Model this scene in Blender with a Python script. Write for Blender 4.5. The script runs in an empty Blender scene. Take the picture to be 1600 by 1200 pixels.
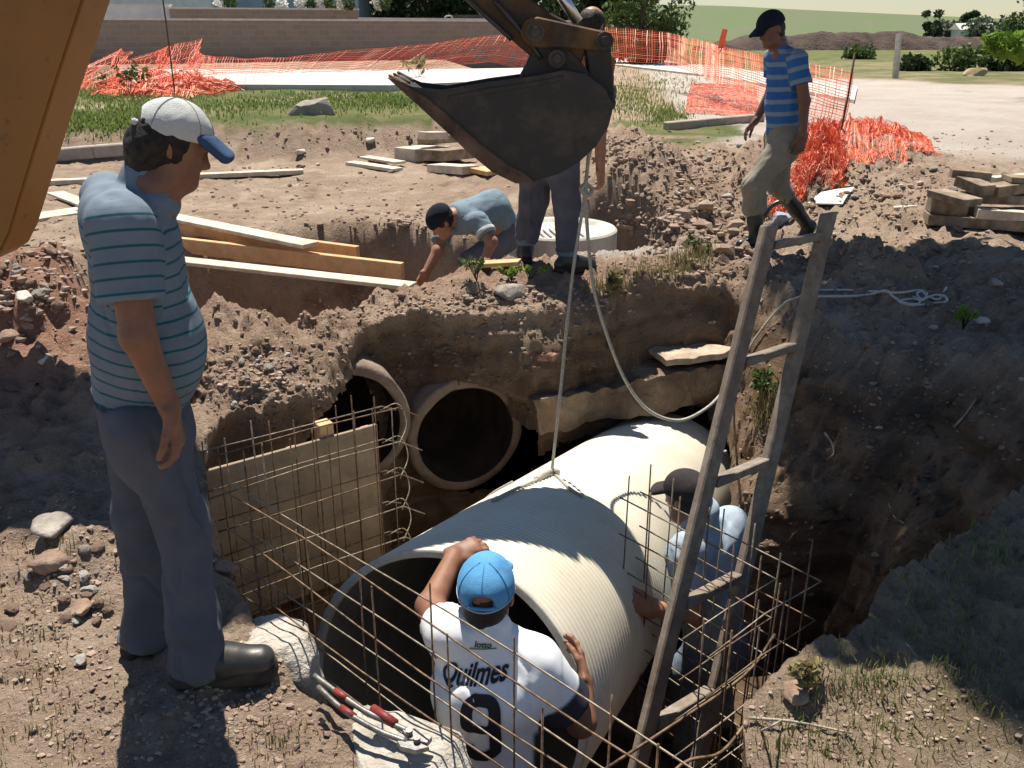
import bpy, bmesh, math, random
import numpy as np
from mathutils import Vector, Matrix, Quaternion
from mathutils.bvhtree import BVHTree
random.seed(7); rng = np.random.default_rng(7)
scene = bpy.context.scene
COL = scene.collection
# ------------------------------------------------------------------ camera
FPX = 1400.0; PITCH = math.radians(21.6); HCAM = 1.87
cF = np.array([0, math.cos(PITCH), -math.sin(PITCH)]); cU = np.array([0, math.sin(PITCH), math.cos(PITCH)]); cR = np.array([1., 0, 0]); cC = np.array([0, 0, HCAM])
def ray(px, py): return cF + cR*((px-800)/FPX) + cU*((600-py)/FPX)
def atz(px, py, z=0.):                      # point of the photo's ray at height z
    d = ray(px, py); return cC + d*((z-HCAM)/d[2])
def atY(px, py, Y):                         # point of the photo's ray at distance Y
    d = ray(px, py); return cC + d*(Y/d[1])
cam = bpy.data.cameras.new("camera"); camo = bpy.data.objects.new("camera", cam); COL.objects.link(camo)
camo.location = cC; camo.rotation_euler = (math.pi/2-PITCH, 0, 0)
cam.sensor_width = 36; cam.sensor_fit = 'HORIZONTAL'; cam.lens = 36*FPX/1600; cam.clip_start = .05; cam.clip_end = 5000
scene.camera = camo
# ------------------------------------------------------------------ light
SUN_EL, SUN_AZ = math.radians(66), math.radians(-12)
sdir = Vector((math.sin(SUN_AZ)*math.cos(SUN_EL), math.cos(SUN_AZ)*math.cos(SUN_EL), math.sin(SUN_EL)))
sl = bpy.data.lights.new("sun", 'SUN'); sl.energy = 5.0; sl.angle = math.radians(.5); sl.color = (1, .92, .80)
so = bpy.data.objects.new("sun", sl); COL.objects.link(so); so.rotation_euler = sdir.to_track_quat('Z', 'Y').to_euler()
w = bpy.data.worlds.new("World"); scene.world = w; w.use_nodes = True
nt = w.node_tree; sk = nt.nodes.new('ShaderNodeTexSky'); sk.sky_type = 'NISHITA'; sk.sun_disc = False
sk.sun_elevation = SUN_EL; sk.sun_rotation = SUN_AZ; sk.dust_density = .1; sk.air_density = 1.1; sk.ozone_density = 3.
bg = nt.nodes['Background']; bg.inputs[1].default_value = .054; tn_ = nt.nodes.new('ShaderNodeMix'); tn_.data_type = 'RGBA'; tn_.blend_type = 'MULTIPLY'; tn_.inputs[0].default_value = 1; tn_.inputs[7].default_value = (1.0, .99, .97, 1); nt.links.new(sk.outputs[0], tn_.inputs[6]); nt.links.new(tn_.outputs[2], bg.inputs[0])
vs = scene.view_settings; vs.view_transform = 'Standard'; vs.look = 'None'; vs.exposure = 0.75; vs.gamma = 1
scene.cycles.max_bounces = 6
# ------------------------------------------------------------------ numpy noise
_T = rng.uniform(-1, 1, (64, 64, 64)).astype(np.float32)
def vnoise(P):
    P = np.asarray(P, dtype=np.float64); i = np.floor(P).astype(np.int64); f = P-i; f = f*f*(3-2*f); i &= 63; j = (i+1) & 63
    x0, y0, z0 = i.T; x1, y1, z1 = j.T; fx, fy, fz = f.T
    def L(a, b, t): return a+(b-a)*t
    return L(L(L(_T[x0,y0,z0], _T[x1,y0,z0], fx), L(_T[x0,y1,z0], _T[x1,y1,z0], fx), fy),
             L(L(_T[x0,y0,z1], _T[x1,y0,z1], fx), L(_T[x0,y1,z1], _T[x1,y1,z1], fx), fy), fz)
def fbm(P, freq, octv=4, gain=.5, off=0.):
    s = 0; a = 1.; P = np.asarray(P, dtype=np.float64)
    for k in range(octv): s = s+a*vnoise(P*freq+off+17.3*k); a *= gain; freq *= 2.03
    return s
def sstep(a, b, x):
    t = np.clip((x-a)/(b-a), 0, 1); return t*t*(3-2*t)
# ------------------------------------------------------------------ mesh helpers
def tag(o, label=None, cat=None, group=None, kind=None):
    if label: o['label'] = label
    if cat: o['category'] = cat
    if group: o['group'] = group
    if kind: o['kind'] = kind
    return o
def raw_mesh(name, V, F, mats, smooth=True):
    me = bpy.data.meshes.new(name)
    if isinstance(F, np.ndarray):
        n, k = F.shape; V = np.asarray(V, dtype=np.float32)
        me.vertices.add(len(V)); me.vertices.foreach_set('co', V.ravel()); me.loops.add(n*k); me.loops.foreach_set('vertex_index', F.ravel().astype(np.int32))
        me.polygons.add(n); me.polygons.foreach_set('loop_start', np.arange(0, n*k, k, dtype=np.int32)); me.update(calc_edges=True); me.validate()
    else:
        me.from_pydata([tuple(v) for v in V], [], [tuple(f) for f in F]); me.update()
    for m in (mats if isinstance(mats, (list, tuple)) else [mats]): me.materials.append(m)
    me.polygons.foreach_set('use_smooth', [smooth]*len(me.polygons))
    return me
def origin(o):
    v = Vector((0, 0, 0))
    while o is not None: v = v+o.location; o = o.parent
    return v
def put(name, V, F, mats, parent=None, loc=None, smooth=True):
    """V in world coordinates; the object's origin goes to loc (a thing) or to the parent's origin (a part)."""
    V = np.asarray(V, dtype=np.float64)
    if parent is not None: org = np.array(origin(parent))
    else: org = np.array(loc if loc is not None else [*(V.min(0)+V.max(0))[:2]/2, V[:, 2].min()])
    o = bpy.data.objects.new(name, raw_mesh(name, V-org, F, mats, smooth)); COL.objects.link(o)
    if parent is not None: o.parent = parent
    else: o.location = org
    return o
def empty(name, loc, label, cat, group=None):
    o = bpy.data.objects.new(name, None); COL.objects.link(o); o.location = loc; o.empty_display_size = .1
    return tag(o, label, cat, group)
def frame(d, up=(0, 0, 1)):
    d = np.array(d, float); d /= np.linalg.norm(d); s = np.cross(d, up)
    if np.linalg.norm(s) < 1e-4: s = np.cross(d, (1, 0, 0))
    s /= np.linalg.norm(s); return d, s, np.cross(s, d)
class MB:
    def __init__(s): s.V = []; s.F = []; s.n = 0
    def add(s, V, F):
        V = np.asarray(V, float); s.V.append(V); s.F += [tuple(int(i)+s.n for i in f) for f in F]; s.n += len(V); return s
    def box(s, c, size, ax=None):
        ax = np.eye(3) if ax is None else np.array(ax, float); h = np.array(size)/2
        V = [np.array(c)+ax[0]*h[0]*a+ax[1]*h[1]*b+ax[2]*h[2]*d for a in (-1, 1) for b in (-1, 1) for d in (-1, 1)]
        return s.add(V, [(0,1,3,2), (4,6,7,5), (0,4,5,1), (2,3,7,6), (0,2,6,4), (1,5,7,3)])
    def beam(s, a, b, wd, th, up=(0, 0, 1)):
        a = np.array(a, float); b = np.array(b, float); d, sd, u = frame(b-a, up)
        return s.box((a+b)/2, (np.linalg.norm(b-a), wd, th), (d, sd, u))
    def tube(s, pts, r, n=8, cap=True):
        pts = np.array(pts, float); m = len(pts); r = np.broadcast_to(np.asarray(r, float), (m,))
        T = np.gradient(pts, axis=0); T /= np.linalg.norm(T, axis=1)[:, None]+1e-12
        u = frame(T[0])[1]; V = []
        for i in range(m):
            u = u-T[i]*(u@T[i]); u /= np.linalg.norm(u)+1e-12; v = np.cross(T[i], u)
            a = np.arange(n)*2*np.pi/n; V.append(pts[i]+r[i]*(np.cos(a)[:, None]*u+np.sin(a)[:, None]*v))
        F = [(i*n+j, i*n+(j+1) % n, (i+1)*n+(j+1) % n, (i+1)*n+j) for i in range(m-1) for j in range(n)]
        if cap: F += [tuple(range(n-1, -1, -1)), tuple((m-1)*n+j for j in range(n))]
        return s.add(np.concatenate(V), F)
    def prism(s, poly, o, ax, ay, th):
        """polygon in the plane (ax, ay) through o, extruded +-th/2 along ax x ay"""
        ax = np.array(ax, float); ay = np.array(ay, float); n = np.cross(ax, ay); n /= np.linalg.norm(n); m = len(poly)
        b = [np.array(o)+ax*x+ay*y for x, y in poly]; V = [p-n*th/2 for p in b]+[p+n*th/2 for p in b]
        return s.add(V, [tuple(range(m-1, -1, -1)), tuple(range(m, 2*m))]+[(i, (i+1) % m, m+(i+1) % m, m+i) for i in range(m)])
    def lathe(s, prof, o, axis, n=32, closed=False):
        d, u, v = frame(axis); a = np.arange(n)*2*np.pi/n; V = []
        for r, t in prof: V.append(np.array(o)+d*t+r*(np.cos(a)[:, None]*u+np.sin(a)[:, None]*v))
        m = len(prof); F = [(i*n+j, i*n+(j+1) % n, ((i+1) % m)*n+(j+1) % n, ((i+1) % m)*n+j) for i in range(m if closed else m-1) for j in range(n)]
        return s.add(np.concatenate(V), F)
    def build(s, name, mat, parent=None, loc=None, smooth=False, bevel=0., seg=1):
        o = put(name, np.concatenate(s.V), s.F, mat, parent, loc, smooth)
        if True:
            bm = bmesh.new(); bm.from_mesh(o.data); bmesh.ops.recalc_face_normals(bm, faces=bm.faces)
            if bevel:
                es = [e for e in bm.edges if len(e.link_faces) == 2 and e.calc_face_angle(0) > .5]
                bmesh.ops.bevel(bm, geom=es, offset=bevel, segments=seg, affect='EDGES', clamp_overlap=True)
            bm.to_mesh(o.data); bm.free()
        return o
def spline(pts, n=12):
    pts = [np.array(p, float) for p in pts]; P = [2*pts[0]-pts[1]]+pts+[2*pts[-1]-pts[-2]]; out = []
    for i in range(1, len(P)-2):
        a, b, c, d = P[i-1:i+3]
        for k in range(n):
            t = k/n; out.append(.5*(2*b+(c-a)*t+(2*a-5*b+4*c-d)*t*t+(3*b-a-3*c+d)*t**3))
    out.append(pts[-1]); return np.array(out)
# ------------------------------------------------------------------ materials
def mat(name, build):
    m = bpy.data.materials.new(name); m.use_nodes = True; n = m.node_tree.nodes; b = n['Principled BSDF']; build(m.node_tree, n, m.node_tree.links, b); return m
def noise_node(n, l, scale, detail=6, rough=.6, coord='Object', vec=None):
    if vec is None:
        tc = n.new('ShaderNodeTexCoord'); vec = tc.outputs[coord]
    t = n.new('ShaderNodeTexNoise'); t.inputs['Scale'].default_value = scale; t.inputs['Detail'].default_value = detail; t.inputs['Roughness'].default_value = rough
    l.new(vec, t.inputs['Vector']); return t.outputs['Fac']
def ramp(n, l, fac, stops):
    r = n.new('ShaderNodeValToRGB'); e = r.color_ramp.elements
    while len(e) < len(stops): e.new(.5)
    for q, (p, c) in zip(e, stops): q.position = p; q.color = (*c, 1) if len(c) == 3 else c
    l.new(fac, r.inputs[0]); return r.outputs[0]
def mix(n, l, fac, a, b, mode='MIX'):
    x = n.new('ShaderNodeMix'); x.data_type = 'RGBA'; x.blend_type = mode
    for s, v in ((x.inputs[0], fac), (x.inputs[6], a), (x.inputs[7], b)):
        if isinstance(v, (int, float)): s.default_value = v
        elif isinstance(v, tuple): s.default_value = (*v, 1) if len(v) == 3 else v
        else: l.new(v, s)
    return x.outputs[2]
def bump(n, l, h, b, strength=.4, dist=.01):
    u = n.new('ShaderNodeBump'); u.inputs['Strength'].default_value = strength; u.inputs['Distance'].default_value = dist
    l.new(h, u.inputs['Height']); l.new(u.outputs[0], b.inputs['Normal'])
def simple(name, c1, c2, scale=6., rough=.85, bs=.3, bd=.004, metal=0., detail=6, spec=.3, lo=.35, hi=.65, coord='Object'):
    def f(t, n, l, b):
        fac = noise_node(n, l, scale, detail, coord=coord); l.new(ramp(n, l, fac, [(lo, c1), (hi, c2)]), b.inputs['Base Color'])
        b.inputs['Roughness'].default_value = rough; b.inputs['Metallic'].default_value = metal; b.inputs['Specular IOR Level'].default_value = spec
        if bs: bump(n, l, noise_node(n, l, scale*6, 5, coord=coord), b, bs, bd)
    return mat(name, f)
# ------------------------------------------------------------------ ground: one sheet, pit included
def R2(px, py, z): return atz(px, py, z)[:2]
PIPE_C = np.array([-.256, 2.63, -.41]); PIPE_R = .56; PIPE_L = 3.5
_az, _el = math.radians(23), math.radians(-13.5)
PIPE_A = np.array([math.sin(_az)*math.cos(_el), math.cos(_az)*math.cos(_el), math.sin(_el)])
rim = np.array([(-.16, 1.9), (.1, 1.6), (.45, 1.45), (.68, 1.6), R2(1140, 1150, -.05), R2(1220, 1075, -.05), R2(1310, 1035, -.03), R2(1380, 940, 0), R2(1450, 880, 0), R2(1530, 825, .02), R2(1610, 760, .02), (2.75, 3.85), (2.95, 4.2),
    (2.75, 4.55), R2(1580, 575, 0.02), R2(1450, 565, .05), R2(1345, 535, .1), R2(1265, 490, .14), R2(1205, 462, .18), R2(1140, 440, .2), R2(1060, 447, .2), R2(1000, 460, .2), R2(930, 478, .19), R2(850, 492, .18), R2(770, 497, .16), R2(700, 500, .15), R2(630, 497, .15), R2(560, 530, .12), R2(490, 590, .20), R2(420, 608, .22), R2(345, 612, .22),
    R2(322, 690, .15), R2(330, 745, .03), R2(338, 850, 0), R2(372, 955, 0), R2(430, 1010, 0), R2(490, 1066, 0), R2(600, 1132, 0)])
PC = np.array([.55, 3.75])
def chaikin(p):
    q = np.roll(p, -1, 0); return np.stack([.75*p+.25*q, .25*p+.75*q], 1).reshape(-1, 2)
rim = chaikin(chaikin(rim))
NR = 1100
seg = np.linalg.norm(np.roll(rim, -1, 0)-rim, axis=1); s = np.concatenate([[0], np.cumsum(seg)]); rc = np.vstack([rim, rim[:1]])
# denser where the camera sees it close
u = np.linspace(0, s[-1], NR, endpoint=False)
RIM = np.stack([np.interp(u, s, rc[:, 0]), np.interp(u, s, rc[:, 1])], 1)
RIM += .05*np.stack([fbm(np.c_[RIM, np.zeros(NR)], 2.2, 4), fbm(np.c_[RIM, np.ones(NR)*9], 2.2, 4)], 1)
OUT = RIM-PC; OUT /= np.linalg.norm(OUT, axis=1)[:, None]
def gauss(x, y, cx, cy, sx, sy=None, rot=0.):
    sy = sy or sx; c, s_ = math.cos(rot), math.sin(rot); dx, dy = x-cx, y-cy; a = dx*c+dy*s_; b = -dx*s_+dy*c
    return np.exp(-.5*((a/sx)**2+(b/sy)**2))
# second trench: near edge follows the berm
TA = atz(600, 447, .26)[:2]; TB = atz(1050, 386, .26)[:2]; td = (TB-TA)/np.linalg.norm(TB-TA); tn = np.array([-td[1], td[0]])
def trench_mask(x, y):
    a = (x-TA[0])*td[0]+(y-TA[1])*td[1]; b = (x-TA[0])*tn[0]+(y-TA[1])*tn[1]
    wob = .12*fbm(np.c_[x, y, np.zeros_like(x)], 1.7, 3)
    far = 2.05+wob-.25*sstep(0, -1.6, a)-.75*sstep(.6, 1.3, a)+.35*sstep(1.5, 2.2, a)
    return sstep(-.02, .2, b+.05*wob)*sstep(far+.1, far-.32, b)*sstep(-1.9+wob, -1.5+wob, a)*sstep(3.0+wob, 2.7+wob, a)
def far_bank(x, y):
    e = 12.1+.06*x+.5*fbm(np.c_[x*.4, y*.4, np.zeros_like(x)], 1., 3); return sstep(e, e+.8, y)*sstep(1.6, -.4, x+.1*(y-12))
def zout(x, y):
    z = .26*sstep(3.0, 5.7, y+.25*np.clip(x, -3, 3)*0)+.03*sstep(9, 12, y)
    z = z-.06*gauss(x, y, -.3, 1.6, .6)
    z = z+.34*gauss(x, y, -2.95, 5.35, .75, .42)+.12*gauss(x, y, -1.9, 4.6, .5)+.10*gauss(x, y, -1.45, 4.75, .35)
    z = z+.08*gauss(x, y, -.6, 5.75, 1.2, .25, .42)
    z = z+.62*gauss(x, y, 1.25, 9.2, .42, .75)+.25*gauss(x, y, .7, 10.2, .9, .6)        # spoil heap right of the manhole
    z = z-.28*gauss(x, y, 2.1, 8.3, .5, .8)
    z = z+.30*gauss(x, y, 4.0, 11.6, 1.1, .7)+.2*gauss(x, y, 3.2, 9.6, .6, .5)+.16*gauss(x, y, 4.6, 9.2, .9, .8)
    z = z+.42*far_bank(x, y)
    z = z+.15*sstep(2.2, 3.4, x)*sstep(6.2, 3.5, y)*sstep(1.5, 2.6, y)                   # bank on the right rises
    z = z-.85*trench_mask(x, y)
    z = z-.36*gauss(x, y, -1.75, 5.45, .6, .36, .1)
    z = z-.22*gauss(x, y, 2.45, 4.9, .8, .6)                                       # hollow under the planks
    return z
def rubble(x, y):   # how cloddy the ground is
    r = .25+.75*gauss(x, y, -2.6, 4.9, 1.1)+.7*gauss(x, y, 2.2, 9.0, 1.3, 1.8)+.9*gauss(x, y, 4., 10.5, 1.5)+.6*gauss(x, y, 2.6, 6.2, 1.5)+.5*gauss(x, y, -1.4, 4.9, .8)+.35*gauss(x, y, -1.5, 2.9, .8)
    r = r+.6*gauss(x, y, -2.5, 12.4, 3., .6)+.5*gauss(x, y, 1., 6., 1.2, .4)+.55*gauss(x, y, 2.1, 2.6, 1.1, .8)
    return np.clip(r, 0, 1.2)*sstep(26, 15, y)
def znoise(x, y, z):
    P = np.c_[x, y, z]; rb = rubble(x, y)
    n1 = fbm(P, 1.1, 3)*.045*sstep(60, 12, y)+np.maximum(0, fbm(P, 2.4, 3)-.15)*.11*rb; bl = np.abs(fbm(P, 5.5, 5, .6))*.075-.02; n3 = fbm(P, 16., 3, .7)*.009
    return n1*(.4+rb)+bl*rb+n3*(.5+rb)
WALL = 84; FLOOR = 26
ks = np.arange(1, 330); dist = .012*(1.0275**ks-1)/.0275; dist = dist[dist < 2500]
ang_slope = np.full(NR, .10)                 # how far the wall leans in
right = sstep(1.3, 2.0, RIM[:, 0])*sstep(3.4, 4.2, RIM[:, 1]); ang_slope += 1.15*right
ang_slope += .2*sstep(.9, 1.6, RIM[:, 0])*sstep(4., 3.4, RIM[:, 1])+.12*sstep(-.6, -1.2, RIM[:, 0])
rows = []; FZ = -1.42
rim_z = zout(RIM[:, 0], RIM[:, 1]); rim_n = znoise(RIM[:, 0], RIM[:, 1], rim_z)
floor_z = -1.42-.45*sstep(3.2, 5.6, RIM[:, 1])
fc = RIM-OUT*(ang_slope[:, None])
for k in range(FLOOR):
    t = (k+.3)/FLOOR; xy = PC+(fc-PC)*t; z = -1.42-.45*sstep(3.2, 5.6, xy[:, 1])
    rows.append(np.c_[xy, z+.05*fbm(np.c_[xy, z], 3., 4)])
brow = (1-right)*sstep(4.2, 4.8, RIM[:, 1]); ang_slope_b = .20*brow*(1+.5*fbm(np.c_[RIM, np.zeros(NR)+4], 2., 3)); ex_ = 1.2+1.6*right
for k in range(WALL):
    t = k/WALL; xy = fc+(RIM-fc)*t**ex_[:, None]-OUT*(ang_slope_b*(1-t**7))[:, None]; z = floor_z+(rim_z-floor_z)*t+rim_n*t**9
    P = np.c_[xy, z]; d = .075*fbm(P, 1.6, 4, .55)+.05*np.abs(fbm(P, 6, 4, .6))+.05*np.sin(t*math.pi)*1.2
    d = d*sstep(0, .12, t)*sstep(1.0, .93, t)
    rows.append(np.c_[xy+OUT*d[:, None], z+(.02+.035*right)*fbm(P, 6., 4, .6)*sstep(0, .1, t)*sstep(1, .9, t)+right*.05*fbm(P, 2.2, 3)*sstep(1, .8, t)*sstep(0, .2, t)])
for k, d in enumerate(np.concatenate([[0], dist])):
    far = sstep(6, 40, np.array([d]))[0]
    xy = RIM+OUT*d; z = zout(xy[:, 0], xy[:, 1]); e = sstep(0, .06, np.array([d]))[0]
    rows.append(np.c_[xy, z+znoise(xy[:, 0], xy[:, 1], z)])
GV = np.concatenate(rows); nrow = len(rows)
i = np.arange(nrow-1)[:, None]*NR; j = np.arange(NR)[None]; jn = (j+1) % NR
GF = np.stack([i+j, i+jn, i+NR+jn, i+NR+j], -1).reshape(-1, 4)[:, ::-1]
GV = np.vstack([GV, [[*PC, -1.6]]])
_bvh0 = BVHTree.FromPolygons([tuple(v) for v in GV], [tuple(f) for f in GF.tolist()])
def cast(px, py):
    d = Vector(ray(px, py)).normalized(); h = _bvh0.ray_cast(Vector(cC), d); return h
# openings of the old drain pipes and the hole the new pipe runs into
HOLES = []
cen = GV[GF].mean(1)
kill = np.zeros(len(GF), bool)
for px, py, rad in ((737, 690, .335), (560, 700, .335)):
    h, nrm = cast(px, py)[:2]; h = np.array(h); n2 = np.array([.40, -.915, 0.])
    HOLES.append((h, n2, rad)); q = cen-h; al = q@n2; rr = np.linalg.norm(q-al[:, None]*n2, axis=1)
    kill |= (rr < rad+.05) & (np.abs(al) < .45)
q = cen-PIPE_C; al = q@PIPE_A; pr = q-al[:, None]*PIPE_A; rr = np.linalg.norm(pr, axis=1)
kill |= (rr < .66+.10*fbm(pr, 4., 3)) & (al > 2.3) & (al < 4.4)
GF2 = GF[~kill]
# tunnel behind the hole (earth, same sheet)
mb = MB(); mb.lathe([(.80, 3.45), (.80, 4.9), (.0, 4.95)], PIPE_C, PIPE_A, 40)
tv = np.concatenate(mb.V); tf = np.array(mb.F)+len(GV)
GV2 = np.vstack([GV, tv]); GF2 = np.vstack([GF2, tf])
x, y, z = GV2.T
g = np.zeros((len(GV2), 4), np.float32)
nz = fbm(np.c_[x, y, np.zeros_like(x)], .9, 4)
grass = sstep(-.05, .3, (nz*.5+.55)*(far_bank(x, y) > .9)*sstep(24, 21, y)*sstep(1.2, .2, x+.1*(y-12))-.05)
grass = np.maximum(grass, sstep(.0, .4, gauss(x, y, 3.0, 15.5, 1.0, 2.2)+.5*nz-.35)*(y > 12))
grass = np.maximum(grass, .75*sstep(.1, .5, .9*gauss(x, y, 1.9, 2.1, 1.0, .7)+.4*nz)*(y < 4)*(x > .7))
edge = y-32+1.27*(x-11.7)
grass = np.maximum(grass, sstep(0, .3, nz*.5+sstep(46, 52, y)-.3)*(y > 40)); grass = np.maximum(grass, sstep(-.3, 1.5, edge+nz)*(x > 8)*(y < 90)*(.75+.25*nz))
g[:, 0] = grass*np.where(y < 4, .25, 1.)
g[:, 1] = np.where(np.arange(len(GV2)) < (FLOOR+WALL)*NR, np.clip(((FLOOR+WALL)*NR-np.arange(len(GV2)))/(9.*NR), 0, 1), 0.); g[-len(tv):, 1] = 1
road = sstep(.0, .5, (x-.0*y) - (2.2+.10*(y-9)))*sstep(11.0, 14., y+.12*x)*sstep(46, 40, y-.12*x)*sstep(.8, -.8, y-32+1.27*(x-11.7)+nz)
_a = (x-TA[0])*td[0]+(y-TA[1])*td[1]; _b = (x-TA[0])*tn[0]+(y-TA[1])*tn[1]
g[:, 2] = np.maximum(road, .95*sstep(.9, 1.5, _a+.3*nz)*sstep(3.4, 3.0, _a)*sstep(-.34, -.26, _b+.06*nz)*sstep(.06, .0, _b))
g[:, 3] = np.clip(.9*gauss(x, y, -2.9, 4.8, .8)+.4*gauss(x, y, -.1, 6.1, .9, .35)*1.2+.35*gauss(x, y, 2.2, 13.6, 1.6, 2.0), 0, 1)
def m_ground(t, n, l, b):
    at = n.new('ShaderNodeAttribute'); at.attribute_name = 'mask'; sep = n.new('ShaderNodeSeparateColor'); l.new(at.outputs['Color'], sep.inputs[0])
    big = noise_node(n, l, .9, 5); mid = noise_node(n, l, 7, 8, .65); fine = noise_node(n, l, 60, 6, .7)
    dirt = mix(n, l, ramp(n, l, mid, [(.3, (0, 0, 0)), (.7, (1, 1, 1))]), (.25, .17, .118), (.46, .35, .265))
    dirt = mix(n, l, ramp(n, l, big, [(.35, (0, 0, 0)), (.7, (.75, .75, .75))]), dirt, (.50, .395, .30))
    dirt = mix(n, l, ramp(n, l, fine, [(.32, (.45, .45, .45)), (.6, (0, 0, 0))]), dirt, (.14, .092, .062))
    dirt = mix(n, l, ramp(n, l, noise_node(n, l, 2.6, 6, .6), [(.52, (0, 0, 0)), (.68, (.75, .75, .75))]), dirt, (.52, .42, .325))
    dirt = mix(n, l, ramp(n, l, noise_node(n, l, 1.7, 7, .65), [(.30, (.7, .7, .7)), (.42, (0, 0, 0))]), dirt, (.13, .082, .055))
    spk = ramp(n, l, noise_node(n, l, 95, 2, .5), [(.66, (0, 0, 0)), (.70, (.8, .8, .8))])
    dirt = mix(n, l, spk, dirt, (.52, .47, .42))
    red = mix(n, l, mid, (.26, .125, .085), (.42, .24, .17)); dirt = mix(n, l, at.outputs['Alpha'], dirt, red)
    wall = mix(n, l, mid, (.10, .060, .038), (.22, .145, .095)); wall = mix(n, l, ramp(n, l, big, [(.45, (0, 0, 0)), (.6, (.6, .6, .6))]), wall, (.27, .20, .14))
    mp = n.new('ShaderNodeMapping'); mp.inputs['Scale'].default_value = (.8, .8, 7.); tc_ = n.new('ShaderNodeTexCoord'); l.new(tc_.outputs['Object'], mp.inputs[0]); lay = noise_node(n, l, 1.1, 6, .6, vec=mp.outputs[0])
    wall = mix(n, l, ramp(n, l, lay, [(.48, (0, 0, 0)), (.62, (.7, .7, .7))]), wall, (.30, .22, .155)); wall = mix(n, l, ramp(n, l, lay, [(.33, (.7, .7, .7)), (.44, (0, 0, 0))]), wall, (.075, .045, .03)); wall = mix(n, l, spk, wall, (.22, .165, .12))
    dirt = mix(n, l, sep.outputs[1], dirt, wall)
    rd = mix(n, l, mid, (.43, .38, .335), (.55, .50, .45)); rd = mix(n, l, ramp(n, l, big, [(.4, (0, 0, 0)), (.65, (.6, .6, .6))]), rd, (.40, .33, .28)); dirt = mix(n, l, sep.outputs[2], dirt, rd)
    gr = mix(n, l, fine, (.05, .085, .022), (.15, .17, .06)); gr = mix(n, l, ramp(n, l, big, [(.45, (0, 0, 0)), (.65, (.7, .7, .7))]), gr, (.24, .21, .10)); dirt = mix(n, l, sep.outputs[0], dirt, gr)
    l.new(dirt, b.inputs['Base Color']); b.inputs['Roughness'].default_value = .95; b.inputs['Specular IOR Level'].default_value = .15
    ad = n.new('ShaderNodeMath'); ad.operation = 'ADD'; l.new(mid, ad.inputs[0]); l.new(fine, ad.inputs[1]); bump(n, l, ad.outputs[0], b, 1., .035)
M_ground = mat('earth', m_ground)
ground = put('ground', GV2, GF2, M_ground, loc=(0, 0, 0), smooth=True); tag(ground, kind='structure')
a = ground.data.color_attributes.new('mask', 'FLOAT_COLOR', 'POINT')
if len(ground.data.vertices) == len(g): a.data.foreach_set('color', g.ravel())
_gv = [tuple(v) for v in GV2]; BVH = BVHTree.FromPolygons(_gv, [tuple(f) for f in GF2.tolist()])
def gz(x, y, d=0.):
    h = BVH.ray_cast(Vector((x, y, 6)), Vector((0, 0, -1)))[0]; return h.z if h else d
def gp(px, py):                               # photo ray on the ground sheet
    h = BVH.ray_cast(Vector(cC), Vector(ray(px, py)).normalized())[0]; return np.array(h)
# ------------------------------------------------------------------ bodies: signed distance fields meshed with surface nets
def nrm(v): v = np.array(v, float); return v/(np.linalg.norm(v)+1e-12)
def cone(a, b, ra, rb=None, side=None, sk=1., flat=None, k=.02, sub=False):
    return dict(t='c', a=np.array(a, float), b=np.array(b, float), ra=ra, rb=ra if rb is None else rb, side=None if side is None else nrm(side), sk=sk, flat=flat, k=k, sub=sub)
def ell(c, ax, r, k=.02, sub=False):
    return dict(t='e', c=np.array(c, float), ax=np.array(ax, float), r=np.array(r, float), k=k, sub=sub)
def pdist(p, P):
    if p['t'] == 'e':
        q = (P-p['c'])@p['ax'].T; k0 = np.linalg.norm(q/p['r'], axis=-1); k1 = np.linalg.norm(q/p['r']**2, axis=-1)+1e-9; return k0*(k0-1)/k1
    a, b = p['a'], p['b']; Q = P-a; ba = b-a
    if p['side'] is not None:
        f = 1/p['sk']-1; Q = Q+np.multiply.outer((Q@p['side'])*f, p['side']); ba = ba+p['side']*(ba@p['side'])*f
    t = np.clip(Q@ba/(ba@ba+1e-12), 0, 1); d = np.linalg.norm(Q-t[..., None]*ba, axis=-1)-(p['ra']+(p['rb']-p['ra'])*t)
    if p['flat'] is not None:
        dr = nrm(b-a)
        if 'b' in p['flat']: d = np.maximum(d, (P-b)@dr)
        if 'a' in p['flat']: d = np.maximum(d, (a-P)@dr)
    return d
def pbox(p, m):
    if p['t'] == 'e': R = p['r'].max()+m; return p['c']-R, p['c']+R
    R = max(p['ra'], p['rb'])*max(1, p['sk'])+m; return np.minimum(p['a'], p['b'])-R, np.maximum(p['a'], p['b'])+R
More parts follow.
